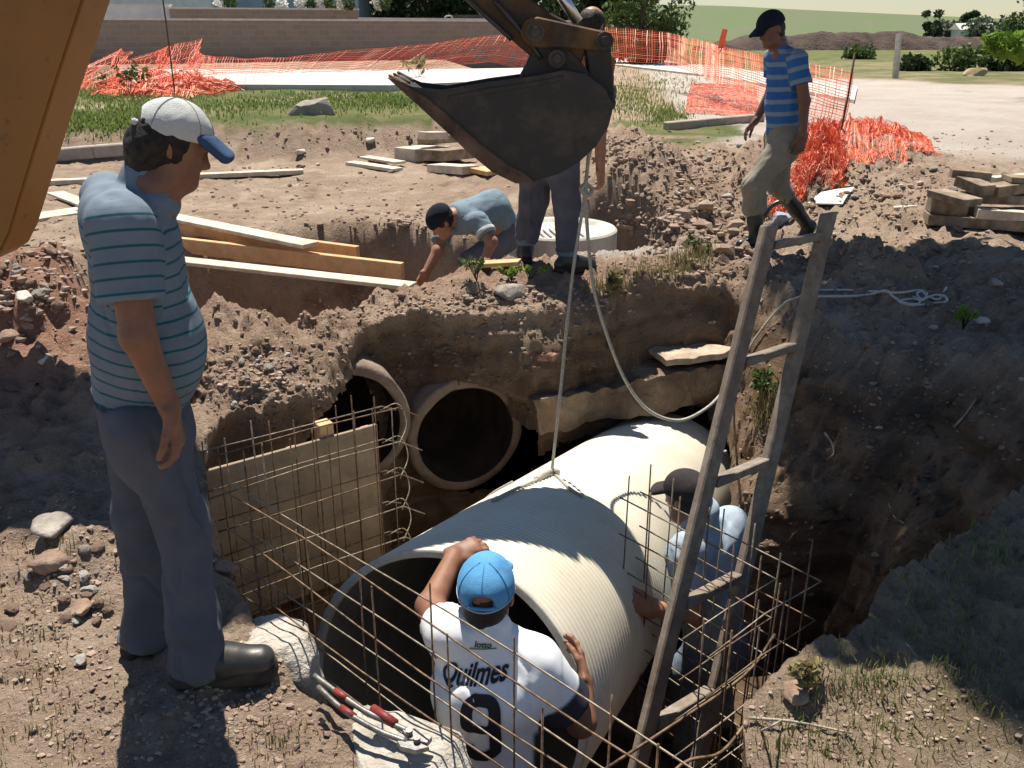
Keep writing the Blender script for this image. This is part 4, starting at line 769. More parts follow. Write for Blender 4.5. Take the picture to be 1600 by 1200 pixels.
wl_ = [gp(1152, 610), gp(1166, 560), gp(1190, 520), gp(1226, 478), gp(1252, 466)]
pts = [hk+np.array([.02, 0, 0]), atY(918, 260, 4.1), atY(916, 330, 4.1), atY(926, 440, 4.12), atY(944, 510, 4.15), atY(975, 590, 4.2), atY(1012, 640, 4.22), atY(1060, 657, 4.25), atY(1105, 637, 4.3), atY(1140, 600, 4.45)]
rope_tube(lp, pts, .0085)
rope_tube(lp, [atY(917, 285, 4.08), atY(908, 295, 4.06), atY(917, 306, 4.06), atY(925, 296, 4.09), atY(917, 288, 4.1)], .010)
rope_tube(lp, [atY(1140, 600, 4.45), wl_[0]+np.array([-.05, -.05, .03])]+[p+np.array([-.02, -.03, .02]) for p in wl_[1:]], .008)
rope_tube(lp, [atY(1110, 728, 4.0), atY(1118, 712, 4.05), atY(1134, 705, 4.1)], .008)
tag(lp.build('hanging_rope', M_rope, loc=tuple(atY(1060, 657, 4.25)), smooth=True), 'slack rope loop drooping from the bucket in front of the far pipe end', 'rope')
cl = MB()
def gl_(px, py, h=.012): return gp(px, py)+Z*h
rope_tube(cl, [wl_[4]+np.array([-.02, -.03, .02])]+[gl_(px, py) for px, py in ((1290, 466), (1340, 465), (1362, 462), (1384, 457), (1395, 466), (1412, 476), (1432, 478), (1436, 472), (1420, 470), (1405, 474), (1425, 480), (1462, 476), (1478, 474), (1476, 466), (1460, 464), (1440, 470), (1432, 462), (1440, 458), (1450, 466), (1468, 470), (1478, 452))], .009, 7, 8)
rope_tube(cl, [gl_(px, py) for px, py in ((1280, 456), (1330, 456), (1400, 460), (1436, 456), (1448, 462), (1440, 472), (1426, 466))], .008, 7, 8)
tag(cl.build('rope_coil', M_ropew, loc=tuple(gp(1440, 470)), smooth=True), 'loose white rope coils lying in tree shade on the right bank', 'rope')
# ------------------------------------------------------------------ ladder
M_lad = mat('grey weathered wood', lambda t, n, l, b: (l.new(mix(n, l, ramp(n, l, noise_node(n, l, 4, 6), [(.45, (0, 0, 0)), (.7, (.6, .6, .6))]), ramp(n, l, noise_node(n, l, 20, 8, .7), [(.3, (.12, .098, .078)), (.7, (.31, .265, .215))]), (.15, .10, .07)), b.inputs['Base Color']), b.inputs['Roughness'].__setattr__('default_value', .85), bump(n, l, noise_node(n, l, 70, 8, .7), b, .5, .004)))
LS = .38/.42; LA = cC+LS*(np.array([.549, 2.875, -.778])-cC); Ld = np.array([.256, .437, .862]); Lw = np.array([.80, .60, 0]); LP = .513*LS; Ln = np.cross(Lw, Ld)
lad = empty('ladder', tuple(LA-Ld*LP*1.95), 'rough grey wooden ladder leaning against the right side of the pit', 'ladder')
for s_ in (0, 1):
    o = LA+Lw*.38*s_; MB().box(o+Ld*LP*1.135, (LP*(4.25+1.95), .082, .042), (Ld, Lw, Ln)).build('rail', M_lad, lad, bevel=.006)
for k_ in range(-1, 5):
    o = LA+Ld*LP*k_; jit = .012*math.sin(k_*5.1); MB().box(o+Lw*.19-Ln*.0+Ld*jit, (.38-.084, .036, .062), (nrm(Lw+Ld*.02*math.sin(k_*3.)), nrm(Ld), Ln)).build('rung', M_lad, lad, bevel=.004)
# ------------------------------------------------------------------ plywood formwork
M_ply = mat('formwork plywood', lambda t, n, l, b: (l.new(mix(n, l, ramp(n, l, noise_node(n, l, 2.5, 6), [(.4, (0, 0, 0)), (.7, (.5, .5, .5))]), ramp(n, l, noise_node(n, l, 11, 8, .6), [(.3, (.19, .14, .095)), (.7, (.34, .265, .185))]), (.22, .16, .11)), b.inputs['Base Color']), b.inputs['Roughness'].__setattr__('default_value', .8), bump(n, l, noise_node(n, l, 45, 6), b, .3, .003)))
M_pine = mat('fresh pine', lambda t, n, l, b: (l.new(ramp(n, l, noise_node(n, l, 9, 8, .65), [(.3, (.50, .27, .12)), (.55, (.62, .38, .19)), (.75, (.68, .46, .25))]), b.inputs['Base Color']), b.inputs['Roughness'].__setattr__('default_value', .75), bump(n, l, noise_node(n, l, 50, 6), b, .2, .003)))
M_pale = simple('pale dusty board', (.44, .37, .29), (.64, .57, .47), 8, .85, .4, .004)
M_board = simple('old brown board', (.14, .105, .075), (.33, .265, .20), 9, .9, .5, .005)
p0 = atz(318, 736, .0); p1 = atz(588, 662, .0); pe_ = nrm(p1-p0); pn_ = np.array([pe_[1], -pe_[0], 0]); PH = .84
pan = empty('formwork_panel', tuple((p0+p1)/2-Z*PH), 'brown plywood formwork panel standing behind the rebar on the pit left side', 'panel')
MB().box((p0+p1)/2-Z*PH/2, (np.linalg.norm(p1-p0), .02, PH), (pe_, pn_, Z)).build('sheet', M_ply, pan, bevel=.002)
for t in (.06, .5, .95): MB().box(p0+(p1-p0)*t-Z*(PH/2+.01)-pn_*.034, (.05, .045, PH-.02), (pe_, pn_, Z)).build('batten', M_pine, pan, bevel=.003)
MB().box(p0+(p1-p0)*.70-Z*-.012-pn_*.05, (.075, .075, .10), (pe_, pn_, Z)).build('block', M_pine, pan, bevel=.003)
# ------------------------------------------------------------------ rebar cages
M_reb = simple('rusty rebar', (.075, .045, .028), (.24, .16, .10), 40, .6, .5, .002, metal=.3)
M_reb_lit = simple('sunlit rebar', (.13, .105, .075), (.30, .25, .19), 40, .5, .5, .002, metal=.4)  # lighter copy of the rebar colour, sunlight painted onto some bars
def bar(parent, pts, name, m=None, r=.0032, bend=True):
    pts = [np.array(p, float) for p in pts]; MB().tube(np.array(pts), r, 6).build(name, m or (M_reb_lit if random.random() < .35 else M_reb), parent, smooth=True)
def jt(s=.012): return np.array([random.uniform(-s, s) for _ in range(3)])
# left cage in front of the plywood
c1 = empty('rebar_cage', tuple((p0+p1)/2+pn_*.12-Z*.9), 'rebar mesh tied upright in front of the plywood panel', 'rebar', 'rebar cages in the pit')
q0 = p0-pe_*.05+pn_*.07; LC = np.linalg.norm(p1-p0)+.02
for lay in (0, .17):
    for k_ in range(9):
        a = q0+pe_*(.05+k_*LC/8.6)+pn_*lay+jt(.015); bar(c1, [a-Z*.95, a-Z*.3+jt(.006), a+Z*(.17+.05*random.random())], 'vertical_bar')
    for k_ in range(6):
        z_ = .12-k_*.18+.05*(lay > 0); a = q0+pn_*lay+Z*z_; e_ = a+pe_*(LC+.03); s_ = -1 if lay else 1
        bar(c1, [a+jt(), a+pe_*LC*.5+jt(.012), e_, e_+pe_*.10-pn_*.04*s_-Z*.06], 'horizontal_bar', M_reb_lit if k_ % 2 else None)
for k_ in range(5):
    e_ = q0+pe_*(LC+.02)+Z*(.10-k_*.18); bar(c1, spline([e_, e_+pe_*.09+pn_*.02+Z*.02, e_+pe_*.09+pn_*.1-Z*.06, e_+pn_*.17-Z*.13], 5), 'stirrup', M_reb_lit)
# near cage along the near left bank
c2 = empty('rebar_cage', (-.45, 2.25, -1.3), 'long rebar cage running along the near edge before the white shirted man', 'rebar', 'rebar cages in the pit')
nd = nrm((.73, -.69, 0)); nn_ = np.array([.69, .73, 0]); n0 = np.array([-1.10, 2.85, 0])
for lay in (0, .085):
    for k_ in range(4):
        z_ = .37-.165*k_-.03*(lay > 0); pts = [n0+nn_*lay+nd*t*2.35+Z*(z_+.012*math.sin(t*7+k_+lay*40))+nn_*.01*math.sin(t*5+k_*2) for t in np.linspace(0, 1, 9)]; bar(c2, pts, 'horizontal_bar', M_reb_lit if lay else M_reb, .0030)
for k_ in range(14):
    a = n0+nd*(.12+k_*.165)+nn_*(.0 if k_ % 2 else .085)+jt(.012); a[2] = 0; bar(c2, [a-Z*1.3, a-Z*.2+jt(.006), a+Z*(.30+.14*random.random())], 'vertical_bar', M_reb, .0030)
# right cage with its corner
c3 = empty('rebar_cage', (.85, 2.95, -1.35), 'rebar cage with hooked corner below the ladder in the dark right end', 'rebar', 'rebar cages in the pit')
A_, B_, C_ = np.array([.54, 3.35, 0]), np.array([1.09, 2.68, 0]), np.array([.62, 2.30, 0]); ab = nrm(B_-A_); bc = nrm(C_-B_); ni = np.array([-ab[1], ab[0], 0]); ni = ni if ni@(C_-B_) > 0 else -ni
for lay in (0, .11):
    for k_ in range(7):
        z_ = .06-.165*k_; a = A_+ni*lay+Z*z_; b = B_+ni*lay-ab*lay+Z*(z_+.0); c = C_+ab*-lay+Z*(z_-.02)
        bar(c3, [a+jt(.006), (a+b)/2+jt(.01), b, b+(c-b)*.5+jt(.01), c], 'horizontal_bar', M_reb_lit if (k_+(lay > 0)) % 3 == 0 else None)
    for k_ in range(7):
        a = A_+ab*(.04+k_*.13)+ni*lay+jt(.012); bar(c3, [a-Z*1.3, a-Z*.4+jt(.008), a+Z*(.10+.12*random.random())], 'vertical_bar')
    for k_ in range(4):
        a = B_+bc*(.08+k_*.14)-ab*lay+jt(.012); bar(c3, [a-Z*1.3, a-Z*.4+jt(.008), a+Z*(.02+.1*random.random())], 'vertical_bar')
for pts in ([(.30, 2.32, -.45), (.55, 2.40, -.32), (.80, 2.50, -.20), (.93, 2.62, -.12)], [(.38, 2.05, -.35), (.52, 2.12, -.22), (.66, 2.2, -.25), (.8, 2.35, -.22)]): bar(c3, spline(pts, 5), 'loose_bar', M_reb, .006)
# ------------------------------------------------------------------ planks and boards
def board(px0, px1, wd, th, m, label, up=(0, 0, 1), z=None, lift=0., group=None, name='plank', cat='plank', bev=.003):
    a, b = [(gp(*p) if z is None else atz(*p, z)) for p in (px0, px1)]; a = a+Z*(th/2+lift); b = b+Z*(th/2+lift)
    o = MB().beam(a, b, wd, th, up).build(name, m, loc=tuple((a+b)/2-Z*th/2), bevel=bev); return tag(o, label, cat, group)
GP = 'planks laid across the hollow'
board((230, 334), (486, 386), .16, .03, M_pale, 'flat pale board, the rearmost of the planks beside the polo man', z=.36, group=GP)
board((262, 366), (560, 407), .05, .11, M_pine, 'orange plank on edge with rounded end, the shorter one', z=.24, group=GP)
board((270, 392), (630, 436), .05, .12, M_pine, 'orange plank on edge, the longer one in front', z=.18, group=GP)
board((230, 404), (644, 450), .14, .028, M_pale, 'flat pale board in front of the two orange planks', z=.22, group=GP)
board((60, 289), (474, 271), .14, .05, M_pale, 'long grey board lying on the dirt beyond the polo man')
board((40, 345), (190, 322), .30, .03, M_pale, 'wide flat board under the boom beside the dirt mound', lift=.0)
board((88, 310), (170, 342), .16, .025, M_pale, 'short pale board crossing the wide flat board', lift=.045)
board((548, 257), (622, 268), .16, .04, M_pale, 'short board flat on dirt left of the offcut stack', lift=.0)
board((570, 253), (626, 262), .16, .03, M_pale, 'thin board lying askew on top of another short board', lift=.045)
GB = 'wood offcuts stacked behind the bucket'
for (a, b, wd, th, lf, m, lb) in (((632, 252), (690, 246), .35, .16, 0, M_pale, 'thick grey offcut at the left of the stack'), ((655, 244), (716, 240), .30, .10, .16, M_board, 'brown offcut in the middle of the stack'), ((662, 222), (690, 222), .2, .09, .27, M_pale, 'small pale block topmost on the stack'),
      ((680, 268), (736, 272), .22, .09, 0, M_pale, 'pale block flat in front of the stack'), ((675, 258), (728, 252), .3, .13, .05, M_board, 'grey offcut at the right of the stack'), ((745, 268), (772, 274), .2, .05, 0, M_pine, 'small orange offcut right of the stack')):
    if lf > .2: a, b = (664, 252), (692, 250)
    board(a, b, wd, th, m, lb, lift=lf, group=GB, name='offcut', cat='wood')
GT = 'old timbers piled on the right bank'
rr_ = random.Random(3)
tim = [((1396, 328), (1475, 322), .07, .03, 0, M_pale, 'thin straight lath sticking out left of the timber pile'), ((1445, 348), (1640, 362), .22, .09, .0, M_board, 'lowest broad beam of the timber pile'), ((1470, 338), (1660, 344), .20, .10, .0, M_board, 'second bottom beam behind the lowest broad one'), ((1520, 356), (1650, 366), .12, .08, .09, M_pale, 'pale squared beam at the right front of the pile'),
       ((1448, 346), (1502, 352), .20, .12, .09, M_board, 'stubby block at the left of the timber pile'), ((1500, 344), (1660, 350), .16, .08, .16, M_board, 'weathered plank across the pile middle'), ((1455, 344), (1512, 362), .20, .06, .21, M_board, 'short board tilted toward the left on the pile'), ((1492, 338), (1532, 356), .16, .09, .27, M_board, 'small block leaning on top of the pile'),
       ((1535, 350), (1600, 340), .18, .09, .24, M_board, 'dark block wedged in the pile centre'), ((1560, 342), (1660, 350), .22, .05, .33, M_board, 'flat plank at the upper right of the pile'), ((1475, 330), (1535, 336), .12, .07, .30, M_board, 'short stick of timber at the back top of the pile'), ((1540, 330), (1620, 322), .10, .05, .26, M_pale, 'pale slat at the back of the pile')]
for a, b, wd, th, lf, m, lb in tim: board(a, b, wd, th, m, lb, lift=lf, group=GT, name='timber', cat='timber', bev=.004)
board((742, 417), (812, 413), .10, .03, M_pine, 'small orange board by the bent man and his hand')
board((62, 570), (78, 556), .05, .015, M_pale, 'tiny white wood scrap on the dirt behind the polo man', name='scrap', cat='wood')
board((200, 418), (260, 432), .1, .03, M_pale, 'short board end beneath the orange planks', lift=.0)
# ------------------------------------------------------------------ concrete ring
M_conc = simple('pale concrete', (.40, .38, .34), (.58, .56, .51), 6, .9, .5, .006)
rc_ = np.array([.41, 7.55, .22]); ring = MB().lathe([(.0001, .04), (.28, .05), (.37, .06), (.41, .085), (.465, .09), (.48, .075), (.48, -.7)], rc_, Z, 64).build('concrete_ring', M_conc, loc=(rc_[0], rc_[1], -.58), smooth=True); tag(ring, 'round pale concrete manhole ring standing in the far trench', 'manhole')
for p_ in ring.data.polygons: p_.use_smooth = False
gr = MB()
for k_ in range(9): gr.box(rc_+np.array([-.28+k_*.055, -.1+.02*math.sin(k_*2), .058]), (.012, .34+.05*math.cos(k_), .012), (nrm((1, .2, 0)), nrm((-.2, 1, 0)), Z))
gr.build('brush_marks', simple('groove grey', (.20, .19, .18), (.3, .29, .27), 20, .95), ring)
# broken concrete at the near edge
def lump(name, c, size, m, label, cat, seed, group=None, sub=3, rotz=0., amp=.25, flat=True, top=None):
    bm = bmesh.new(); bmesh.ops.create_icosphere(bm, subdivisions=sub, radius=1); P = np.array([v.co[:] for v in bm.verts]); F = [tuple(v.index for v in f.verts) for f in bm.faces]; bm.free()
    d = 1+amp*fbm(P, 1.3, 3, off=seed*7.7)
    if flat: P = np.sign(P)*np.abs(P)**.6
    P = P*d[:, None]; rg_ = np.random.default_rng(seed+500)
    for _ in range(16):
        nv_ = nrm(rg_.normal(size=3)); ex_ = np.maximum(0, P@nv_-rg_.uniform(.55, .85)); P = P-ex_[:, None]*nv_*.93
    P = P if top is None else np.c_[P[:, :2], np.minimum(P[:, 2], top+.12*P[:, 0])]
    P = (P+.03*np.c_[fbm(P, 3, 3), fbm(P, 3, 3, .5, 9), fbm(P, 3, 3, .5, 19)])*np.array(size); c_, s_ = math.cos(rotz), math.sin(rotz); P = np.c_[P[:, 0]*c_-P[:, 1]*s_, P[:, 0]*s_+P[:, 1]*c_, P[:, 2]]
    return tag(put(name, P+np.array(c), F, m, loc=tuple(c)), label, cat, group)
M_concw = simple('whitish broken concrete', (.36, .33, .28), (.60, .56, .50), 9, .92, 1., .02)
GC = 'broken concrete at the pit edge'
c_ = atz(418, 1005, .0); lump('concrete_chunk', c_-Z*.075, (.20, .15, .24), M_concw, 'pale broken concrete chunk beside the front boot of the polo man', 'concrete', 1, GC, 5, -.7, top=.38)
c_ = atz(625, 1165, -.02); lump('concrete_chunk', c_-Z*.10, (.27, .18, .30), M_concw, 'pale broken concrete slab under the bolt cutter', 'concrete', 2, GC, 5, -.7, top=.36)
c_ = gp(492, 178); lump('concrete_block', c_+Z*.02, (.42, .3, .28), simple('grey stump concrete', (.25, .22, .19), (.38, .34, .30), 5, .95, .8, .02), 'grey broken concrete stump on the grassy far bank', 'concrete', 5, None, 4, .1)
MS_ = simple('grey stone', (.20, .18, .16), (.42, .38, .34), 9, .95, .8, .008); MS2 = simple('brown stone', (.17, .11, .08), (.36, .26, .20), 9, .95, .8, .008); MS3 = simple('white stone', (.42, .39, .35), (.62, .58, .53), 9, .95, .8, .008)
for px, py, sz, m, lb, sd in ((795, 462, .11, MS_, 'flat grey boulder on the berm brow below the standing man', 3), (85, 828, .085, MS_, 'large grey rock in the boom shadow at the left edge', 4), (85, 882, .075, MS2, 'brown angular rock below the large grey rock', 5), (130, 952, .045, MS2, 'round tan stone left of the rear boot', 6), (352, 890, .05, MS2, 'dark stone right of the trouser leg', 7), (1245, 1090, .05, MS2, 'rounded brown stone on the near right bank', 8), (38, 468, .06, MS3, 'pale stone on the reddish mound', 9), (15, 530, .06, MS2, 'flat tan stone at left edge below the mound', 10), (1535, 505, .05, MS3, 'pale stone right of the white rope coil', 12), (1555, 445, .06, MS_, 'grey stone in shade near the timber pile', 13), (730, 220, .12, MS2, 'grey concrete lump on the bare far slope', 14), (470, 240, .07, MS3, 'pale stone beyond the long grey board', 15), (578, 222, .09, MS3, 'whitish lump under the far bank', 16)):
    c_ = gp(px, py); lump('rock', c_+Z*sz*.25, (sz*1.25, sz*.9, sz*.6), m, lb, 'rock', sd, 'rocks on the dirt', 3, sd*1.3, .35, False)
M_brk = simple('broken red brick', (.20, .09, .06), (.40, .24, .17), 14, .95, .9, .01)
for px, py, sz, m, lb, sd in ((862, 556, .13, M_brk, 'reddish broken brick patch in the pit wall above the middle drain', 41),):
    c_ = gp(px, py); lump('masonry', c_+np.array([0, .05, -.01]), (sz*1.25, sz*.6, sz*.42), m, lb, 'masonry', sd, 'masonry remains in the pit wall', 4, .42, .5, True)
# old concrete headwall beam over the drain openings
def rough_beam(a, b, z1, z0, d_out, d_in, m, label, amp=.03):
    a = np.array(a, float); b = np.array(b, float); L_ = np.linalg.norm((b-a)[:2]); d = nrm([*(b-a)[:2], 0]); s_ = np.array([d[1], -d[0], 0])   # s_ points out of the wall
    nu = int(L_/.025); prof = [(-d_in, 0)]+[(x_, 0) for x_ in np.linspace(-d_in, d_out, 8)[1:]]+[(d_out, -t) for t in np.linspace(0, 1, 9)[1:]]+[(x_, -1) for x_ in np.linspace(d_out, -d_in, 7)[1:]]
    V = []; k_ = len(prof)
    for i_ in range(nu+1):
        u = i_/nu; c = a+(b-a)*u; 
        for o_, t in prof: V.append(c+s_*o_+Z*((z1+(z0-z1)*-t if False else z1+(z1-z0)*t)))
    V = np.array(V); n3 = np.c_[fbm(V, 3.5, 4, .6), fbm(V, 3.5, 4, .6, 7), fbm(V, 3.5, 4, .6, 13)]; V = V+n3*amp; V += np.outer(fbm(np.c_[V[:, :2], np.zeros(len(V))], 1.8, 3), s_)*.05
    F = [(i_*k_+j_, (i_+1)*k_+j_, (i_+1)*k_+j_+1, i_*k_+j_+1) for i_ in range(nu) for j_ in range(k_-1)]+[tuple(range(k_-1, -1, -1)), tuple(nu*k_+j_ for j_ in range(k_))]
    o = put('headwall', V, F, m, smooth=True); bm = bmesh.new(); bm.from_mesh(o.data); bmesh.ops.recalc_face_normals(bm, faces=bm.faces)
    for e_ in bm.edges:
        if len(e_.link_faces) == 2 and e_.calc_face_angle(0) > .6: e_.smooth = False
    bm.to_mesh(o.data); bm.free(); return tag(o, label, 'headwall')
ha, hb = gp(820, 585), gp(1128, 535); hz = (ha[2]+hb[2])/2
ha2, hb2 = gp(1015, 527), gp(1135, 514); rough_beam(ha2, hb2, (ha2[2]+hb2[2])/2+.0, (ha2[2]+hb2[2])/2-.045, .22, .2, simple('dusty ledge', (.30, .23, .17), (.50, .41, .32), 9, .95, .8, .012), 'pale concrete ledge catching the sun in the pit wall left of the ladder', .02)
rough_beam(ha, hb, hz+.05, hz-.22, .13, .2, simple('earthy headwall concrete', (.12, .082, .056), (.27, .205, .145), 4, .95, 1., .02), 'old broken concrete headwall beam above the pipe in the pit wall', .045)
# ------------------------------------------------------------------ bolt cutter
bc_ = empty('bolt_cutter', tuple(atz(600, 1130, .05)), 'old bolt cutter with red handles lying on the concrete edge', 'bolt cutter')
M_red = simple('red paint', (.15, .02, .02), (.23, .04, .035), 14, .5, .2); M_met = simple('worn tool metal', (.10, .10, .10), (.26, .25, .24), 20, .45, .3, .003, metal=.6)
def bz(px, py, h=.03): return atz(px, py, .03)+Z*(h-.03)
for pts in ([(492, 1064), (530, 1092), (575, 1122), (640, 1152)], [(498, 1082), (540, 1120), (590, 1150), (636, 1168)]):
    P = [bz(*p, .05) for p in pts]; MB().tube(spline(P, 6), .0085, 10).build('handle', M_met, bc_, smooth=True); MB().tube([P[1]-(P[1]-P[0])*.15, P[1]+(P[2]-P[1])*.3], .0105, 10).build('grip', M_red, bc_, smooth=True)
P = [bz(583, 1118, .055), bz(618, 1142, .055)]; MB().tube(P, .014, 10).build('grip', M_red, bc_, smooth=True)
for pts in ([(628, 1150), (650, 1148), (676, 1162), (668, 1172), (640, 1166)], [(620, 1168), (650, 1168), (672, 1178), (650, 1184), (626, 1178)]):
    V_ = [bz(*p, .055) for p in pts]; MB().add(V_+[v-Z*.016 for v in V_], [(0, 1, 2, 3, 4), (9, 8, 7, 6, 5)]+[(i_, 5+i_, 5+(i_+1) % 5, (i_+1) % 5) for i_ in range(5)]).build('jaw', M_met, bc_, bevel=.002)
for p in ((640, 1158), (652, 1170)): MB().lathe([(.001, .0), (.010, 0), (.010, -.03), (.001, -.03)], bz(*p, .07), Z, 12).build('bolt', M_met, bc_)
# ------------------------------------------------------------------ rubbish by the walker's boots
M_whitep = simple('white board', (.62, .62, .60), (.75, .75, .73), 5, .7, .1)
q = [gp(px, py)+Z*h_ for px, py, h_ in ((1262, 322, .03), (1282, 308, .05), (1305, 305, .06), (1334, 300, .05), (1322, 313, .04), (1316, 323, .03))]
tag(MB().add(q+[v-Z*.012 for v in q], [(0, 1, 2, 3, 4, 5), (11, 10, 9, 8, 7, 6)]+[(i_, 6+i_, 6+(i_+1) % 6, (i_+1) % 6) for i_ in range(6)]).build('scrap_board', M_whitep, smooth=False), 'torn white board scrap on dirt behind the ladder top', 'board')
c_ = gp(1222, 352); lump('plastic_sack', c_+Z*.06, (.16, .13, .10), m_cloth('blue white plastic', (.42, .48, .56), (.25, .31, .40), .5), 'crumpled bluish plastic sack between the walker and the ladder', 'sack', 21, None, 4, .4, .5, False)
tag(MB().tube([c_+np.array([.19*math.cos(a)-.02, -.10+.05*math.sin(a), .05+.19*abs(math.sin(a))]) for a in np.linspace(.15, 2.9, 16)], .024, 10).build('rubber_hose', M_rubber, smooth=True), 'bent black rubber hose arching over the plastic sack', 'hose')
# ------------------------------------------------------------------ vegetation helpers
def m_leaf(name, c1, c2, tr=.25):
    def f(t, n, l, b):
        oi = n.new('ShaderNodeAttribute'); oi.attribute_name = 'tint'; sep = n.new('ShaderNodeSeparateColor'); l.new(oi.outputs['Color'], sep.inputs[0])
        l.new(mix(n, l, sep.outputs[0], c1, c2), b.inputs['Base Color']); b.inputs['Roughness'].default_value = .6; b.inputs['Specular IOR Level'].default_value = .25
        tl = n.new('ShaderNodeBsdfTranslucent'); l.new(mix(n, l, sep.outputs[0], c1, c2), tl.inputs[0]); ms = n.new('ShaderNodeMixShader'); ms.inputs[0].default_value = tr
        l.new(b.outputs[0], ms.inputs[1]); l.new(tl.outputs[0], ms.inputs[2]); l.new(ms.outputs[0], n['Material Output'].inputs[0])
    return mat(name, f)
def leaf_cloud(clumps, n, size, r, asp=.5):
    """clumps: list of (center, radii); leaf quads spread through them. Returns V, F, tint"""
    w_ = np.array([c[1][0]*c[1][1]*c[1][2] for c in clumps])**.8; w_ = w_/w_.sum(); ix = r.choice(len(clumps), n, p=w_)
    C = np.array([c[0] for c in clumps])[ix]; Rr = np.array([c[1] for c in clumps])[ix]; d = r.normal(size=(n, 3)); d /= np.linalg.norm(d, axis=1)[:, None]; rad = r.uniform(.25, 1.06, n)**.6
    P = C+d*rad[:, None]*Rr; a = r.normal(size=(n, 3)); a /= np.linalg.norm(a, axis=1)[:, None]; b = np.cross(a, r.normal(size=(n, 3))); b /= np.linalg.norm(b, axis=1)[:, None]
    s_ = (size*r.uniform(.6, 1.4, n))[:, None]; V = np.stack([P-a*s_, P+b*s_*asp, P+a*s_, P-b*s_*asp], 1).reshape(-1, 3); F = np.arange(4*n).reshape(n, 4); t = np.repeat(np.clip(r.uniform(0, 1, len(clumps))[ix]*.6+r.uniform(0, .4, n), 0, 1), 4); return V, F, t
def put_leaves(name, V, F, t, m, parent=None, loc=None):
    o = put(name, V, F, m, parent, loc, smooth=False); A = o.data.color_attributes.new('tint', 'FLOAT_COLOR', 'POINT'); c = np.ones((len(V), 4), np.float32); c[:, 0] = t
    if len(o.data.vertices) == len(V): A.data.foreach_set('color', c.ravel())
    return o
M_bark = simple('bark', (.05, .038, .028), (.13, .10, .075), 12, .95, .9, .02)
M_lfd = m_leaf('dark foliage', (.022, .045, .018), (.07, .11, .04)); M_lfm = m_leaf('mid foliage', (.045, .085, .025), (.12, .17, .05)); M_lfb = m_leaf('bright foliage', (.12, .22, .03), (.26, .40, .07), .4); M_lfg = m_leaf('grey green foliage', (.05, .075, .045), (.12, .155, .095))
def tree(base, h, rad, n, leaf, m, label, seed, group=None, low=.25, clumps=14, name='tree', weep=1., trunk=True):
    r = np.random.default_rng(seed); base = np.array(base, float); t = empty(name, tuple(base), label, 'tree', group); cl = []
    for k_ in range(clumps):
        a = r.uniform(0, 6.28); zz = r.uniform(low, .95); rr = rad*math.sqrt(max(.05, 1-((zz-.55)/.5)**2))*r.uniform(.3, .85); cr = rad*r.uniform(.28, .5)
        cl.append((base+np.array([rr*math.cos(a), rr*math.sin(a), h*zz]), np.array([cr, cr, cr*r.uniform(.7, 1.)*weep])))
    V, F, tt = leaf_cloud(cl, n, leaf, r); put_leaves('crown', V, F, tt, m, t)
    if trunk:
        mb = MB(); mb.tube(spline([base-Z*.3, base+np.array([.03*h, 0, h*.25]), base+np.array([0, 0, h*.6])], 5), np.linspace(h*.035, h*.012, 11), 8)
        for c, cr in cl[:7]: mb.tube(spline([base+Z*h*.3, (base+Z*h*.45+c)/2, c], 4), np.linspace(h*.014, h*.004, 9), 5)
        mb.build('trunk', M_bark, t, smooth=True)
    return t
# ------------------------------------------------------------------ far terrain: field hill, dark spoil ridge
def strip_mesh(name, xs, prof, m):   # prof(x) -> list of (y, z)
    V = []; F = []; k_ = None
    for x_ in xs: p = prof(x_); k_ = len(p); V += [(x_, y_, z_) for y_, z_ in p]
    for i_ in range(len(xs)-1):
        for j_ in range(k_-1): F.append((i_*k_+j_, (i_+1)*k_+j_, (i_+1)*k_+j_+1, i_*k_+j_+1))
    o = put(name, V, F, m, loc=(0, 0, 0)); return tag(o, kind='structure')
M_field = mat('crop field', lambda t, n, l, b: (l.new(mix(n, l, ramp(n, l, noise_node(n, l, .06, 5), [(.4, (0, 0, 0)), (.6, (1, 1, 1))]), ramp(n, l, noise_node(n, l, .5, 6), [(.3, (.06, .10, .026)), (.7, (.105, .15, .045))]), (.10, .115, .055)), b.inputs['Base Color']), b.inputs['Roughness'].__setattr__('default_value', .95)))
def hill(x_):
    base = 100; hz = lambda y: 0
    crest = np.interp(x_, [-300, -40, 98, 186, 260, 340, 420], [17., 16., 13.2, 8.5, 4.3, 1.3, .2])
    return [(y_, -.2+crest*float(sstep(110, 520, y_))) for y_ in (100, 130, 160, 200, 240, 280, 320, 360, 400, 440, 480, 520, 560, 700)]
strip_mesh('hill', np.linspace(-300, 420, 60), hill, M_field)
M_dkearth = simple('dark ploughed earth', (.045, .032, .027), (.12, .085, .068), .8, .95, 1., .2)
sx = np.linspace(15, 75, 160)
def ridge(x_):
    hgt = np.interp(x_, [15, 17, 22, 30, 45, 60, 75], [.3, 1.0, 1.5, 1.45, 1.2, .9, .6])+.25*fbm(np.array([[x_*.6, 0, 3.]]), 1., 4)[0]
    return [(74+u*5+.12*x_, .2+hgt*max(0, 1-abs(u-.5)*2)**.7+.12*fbm(np.array([[x_, u*4, 1.]]), .9, 3)[0]) for u in np.linspace(-.02, 1.02, 12)]
strip_mesh('spoil_ridge', sx, ridge, M_dkearth)
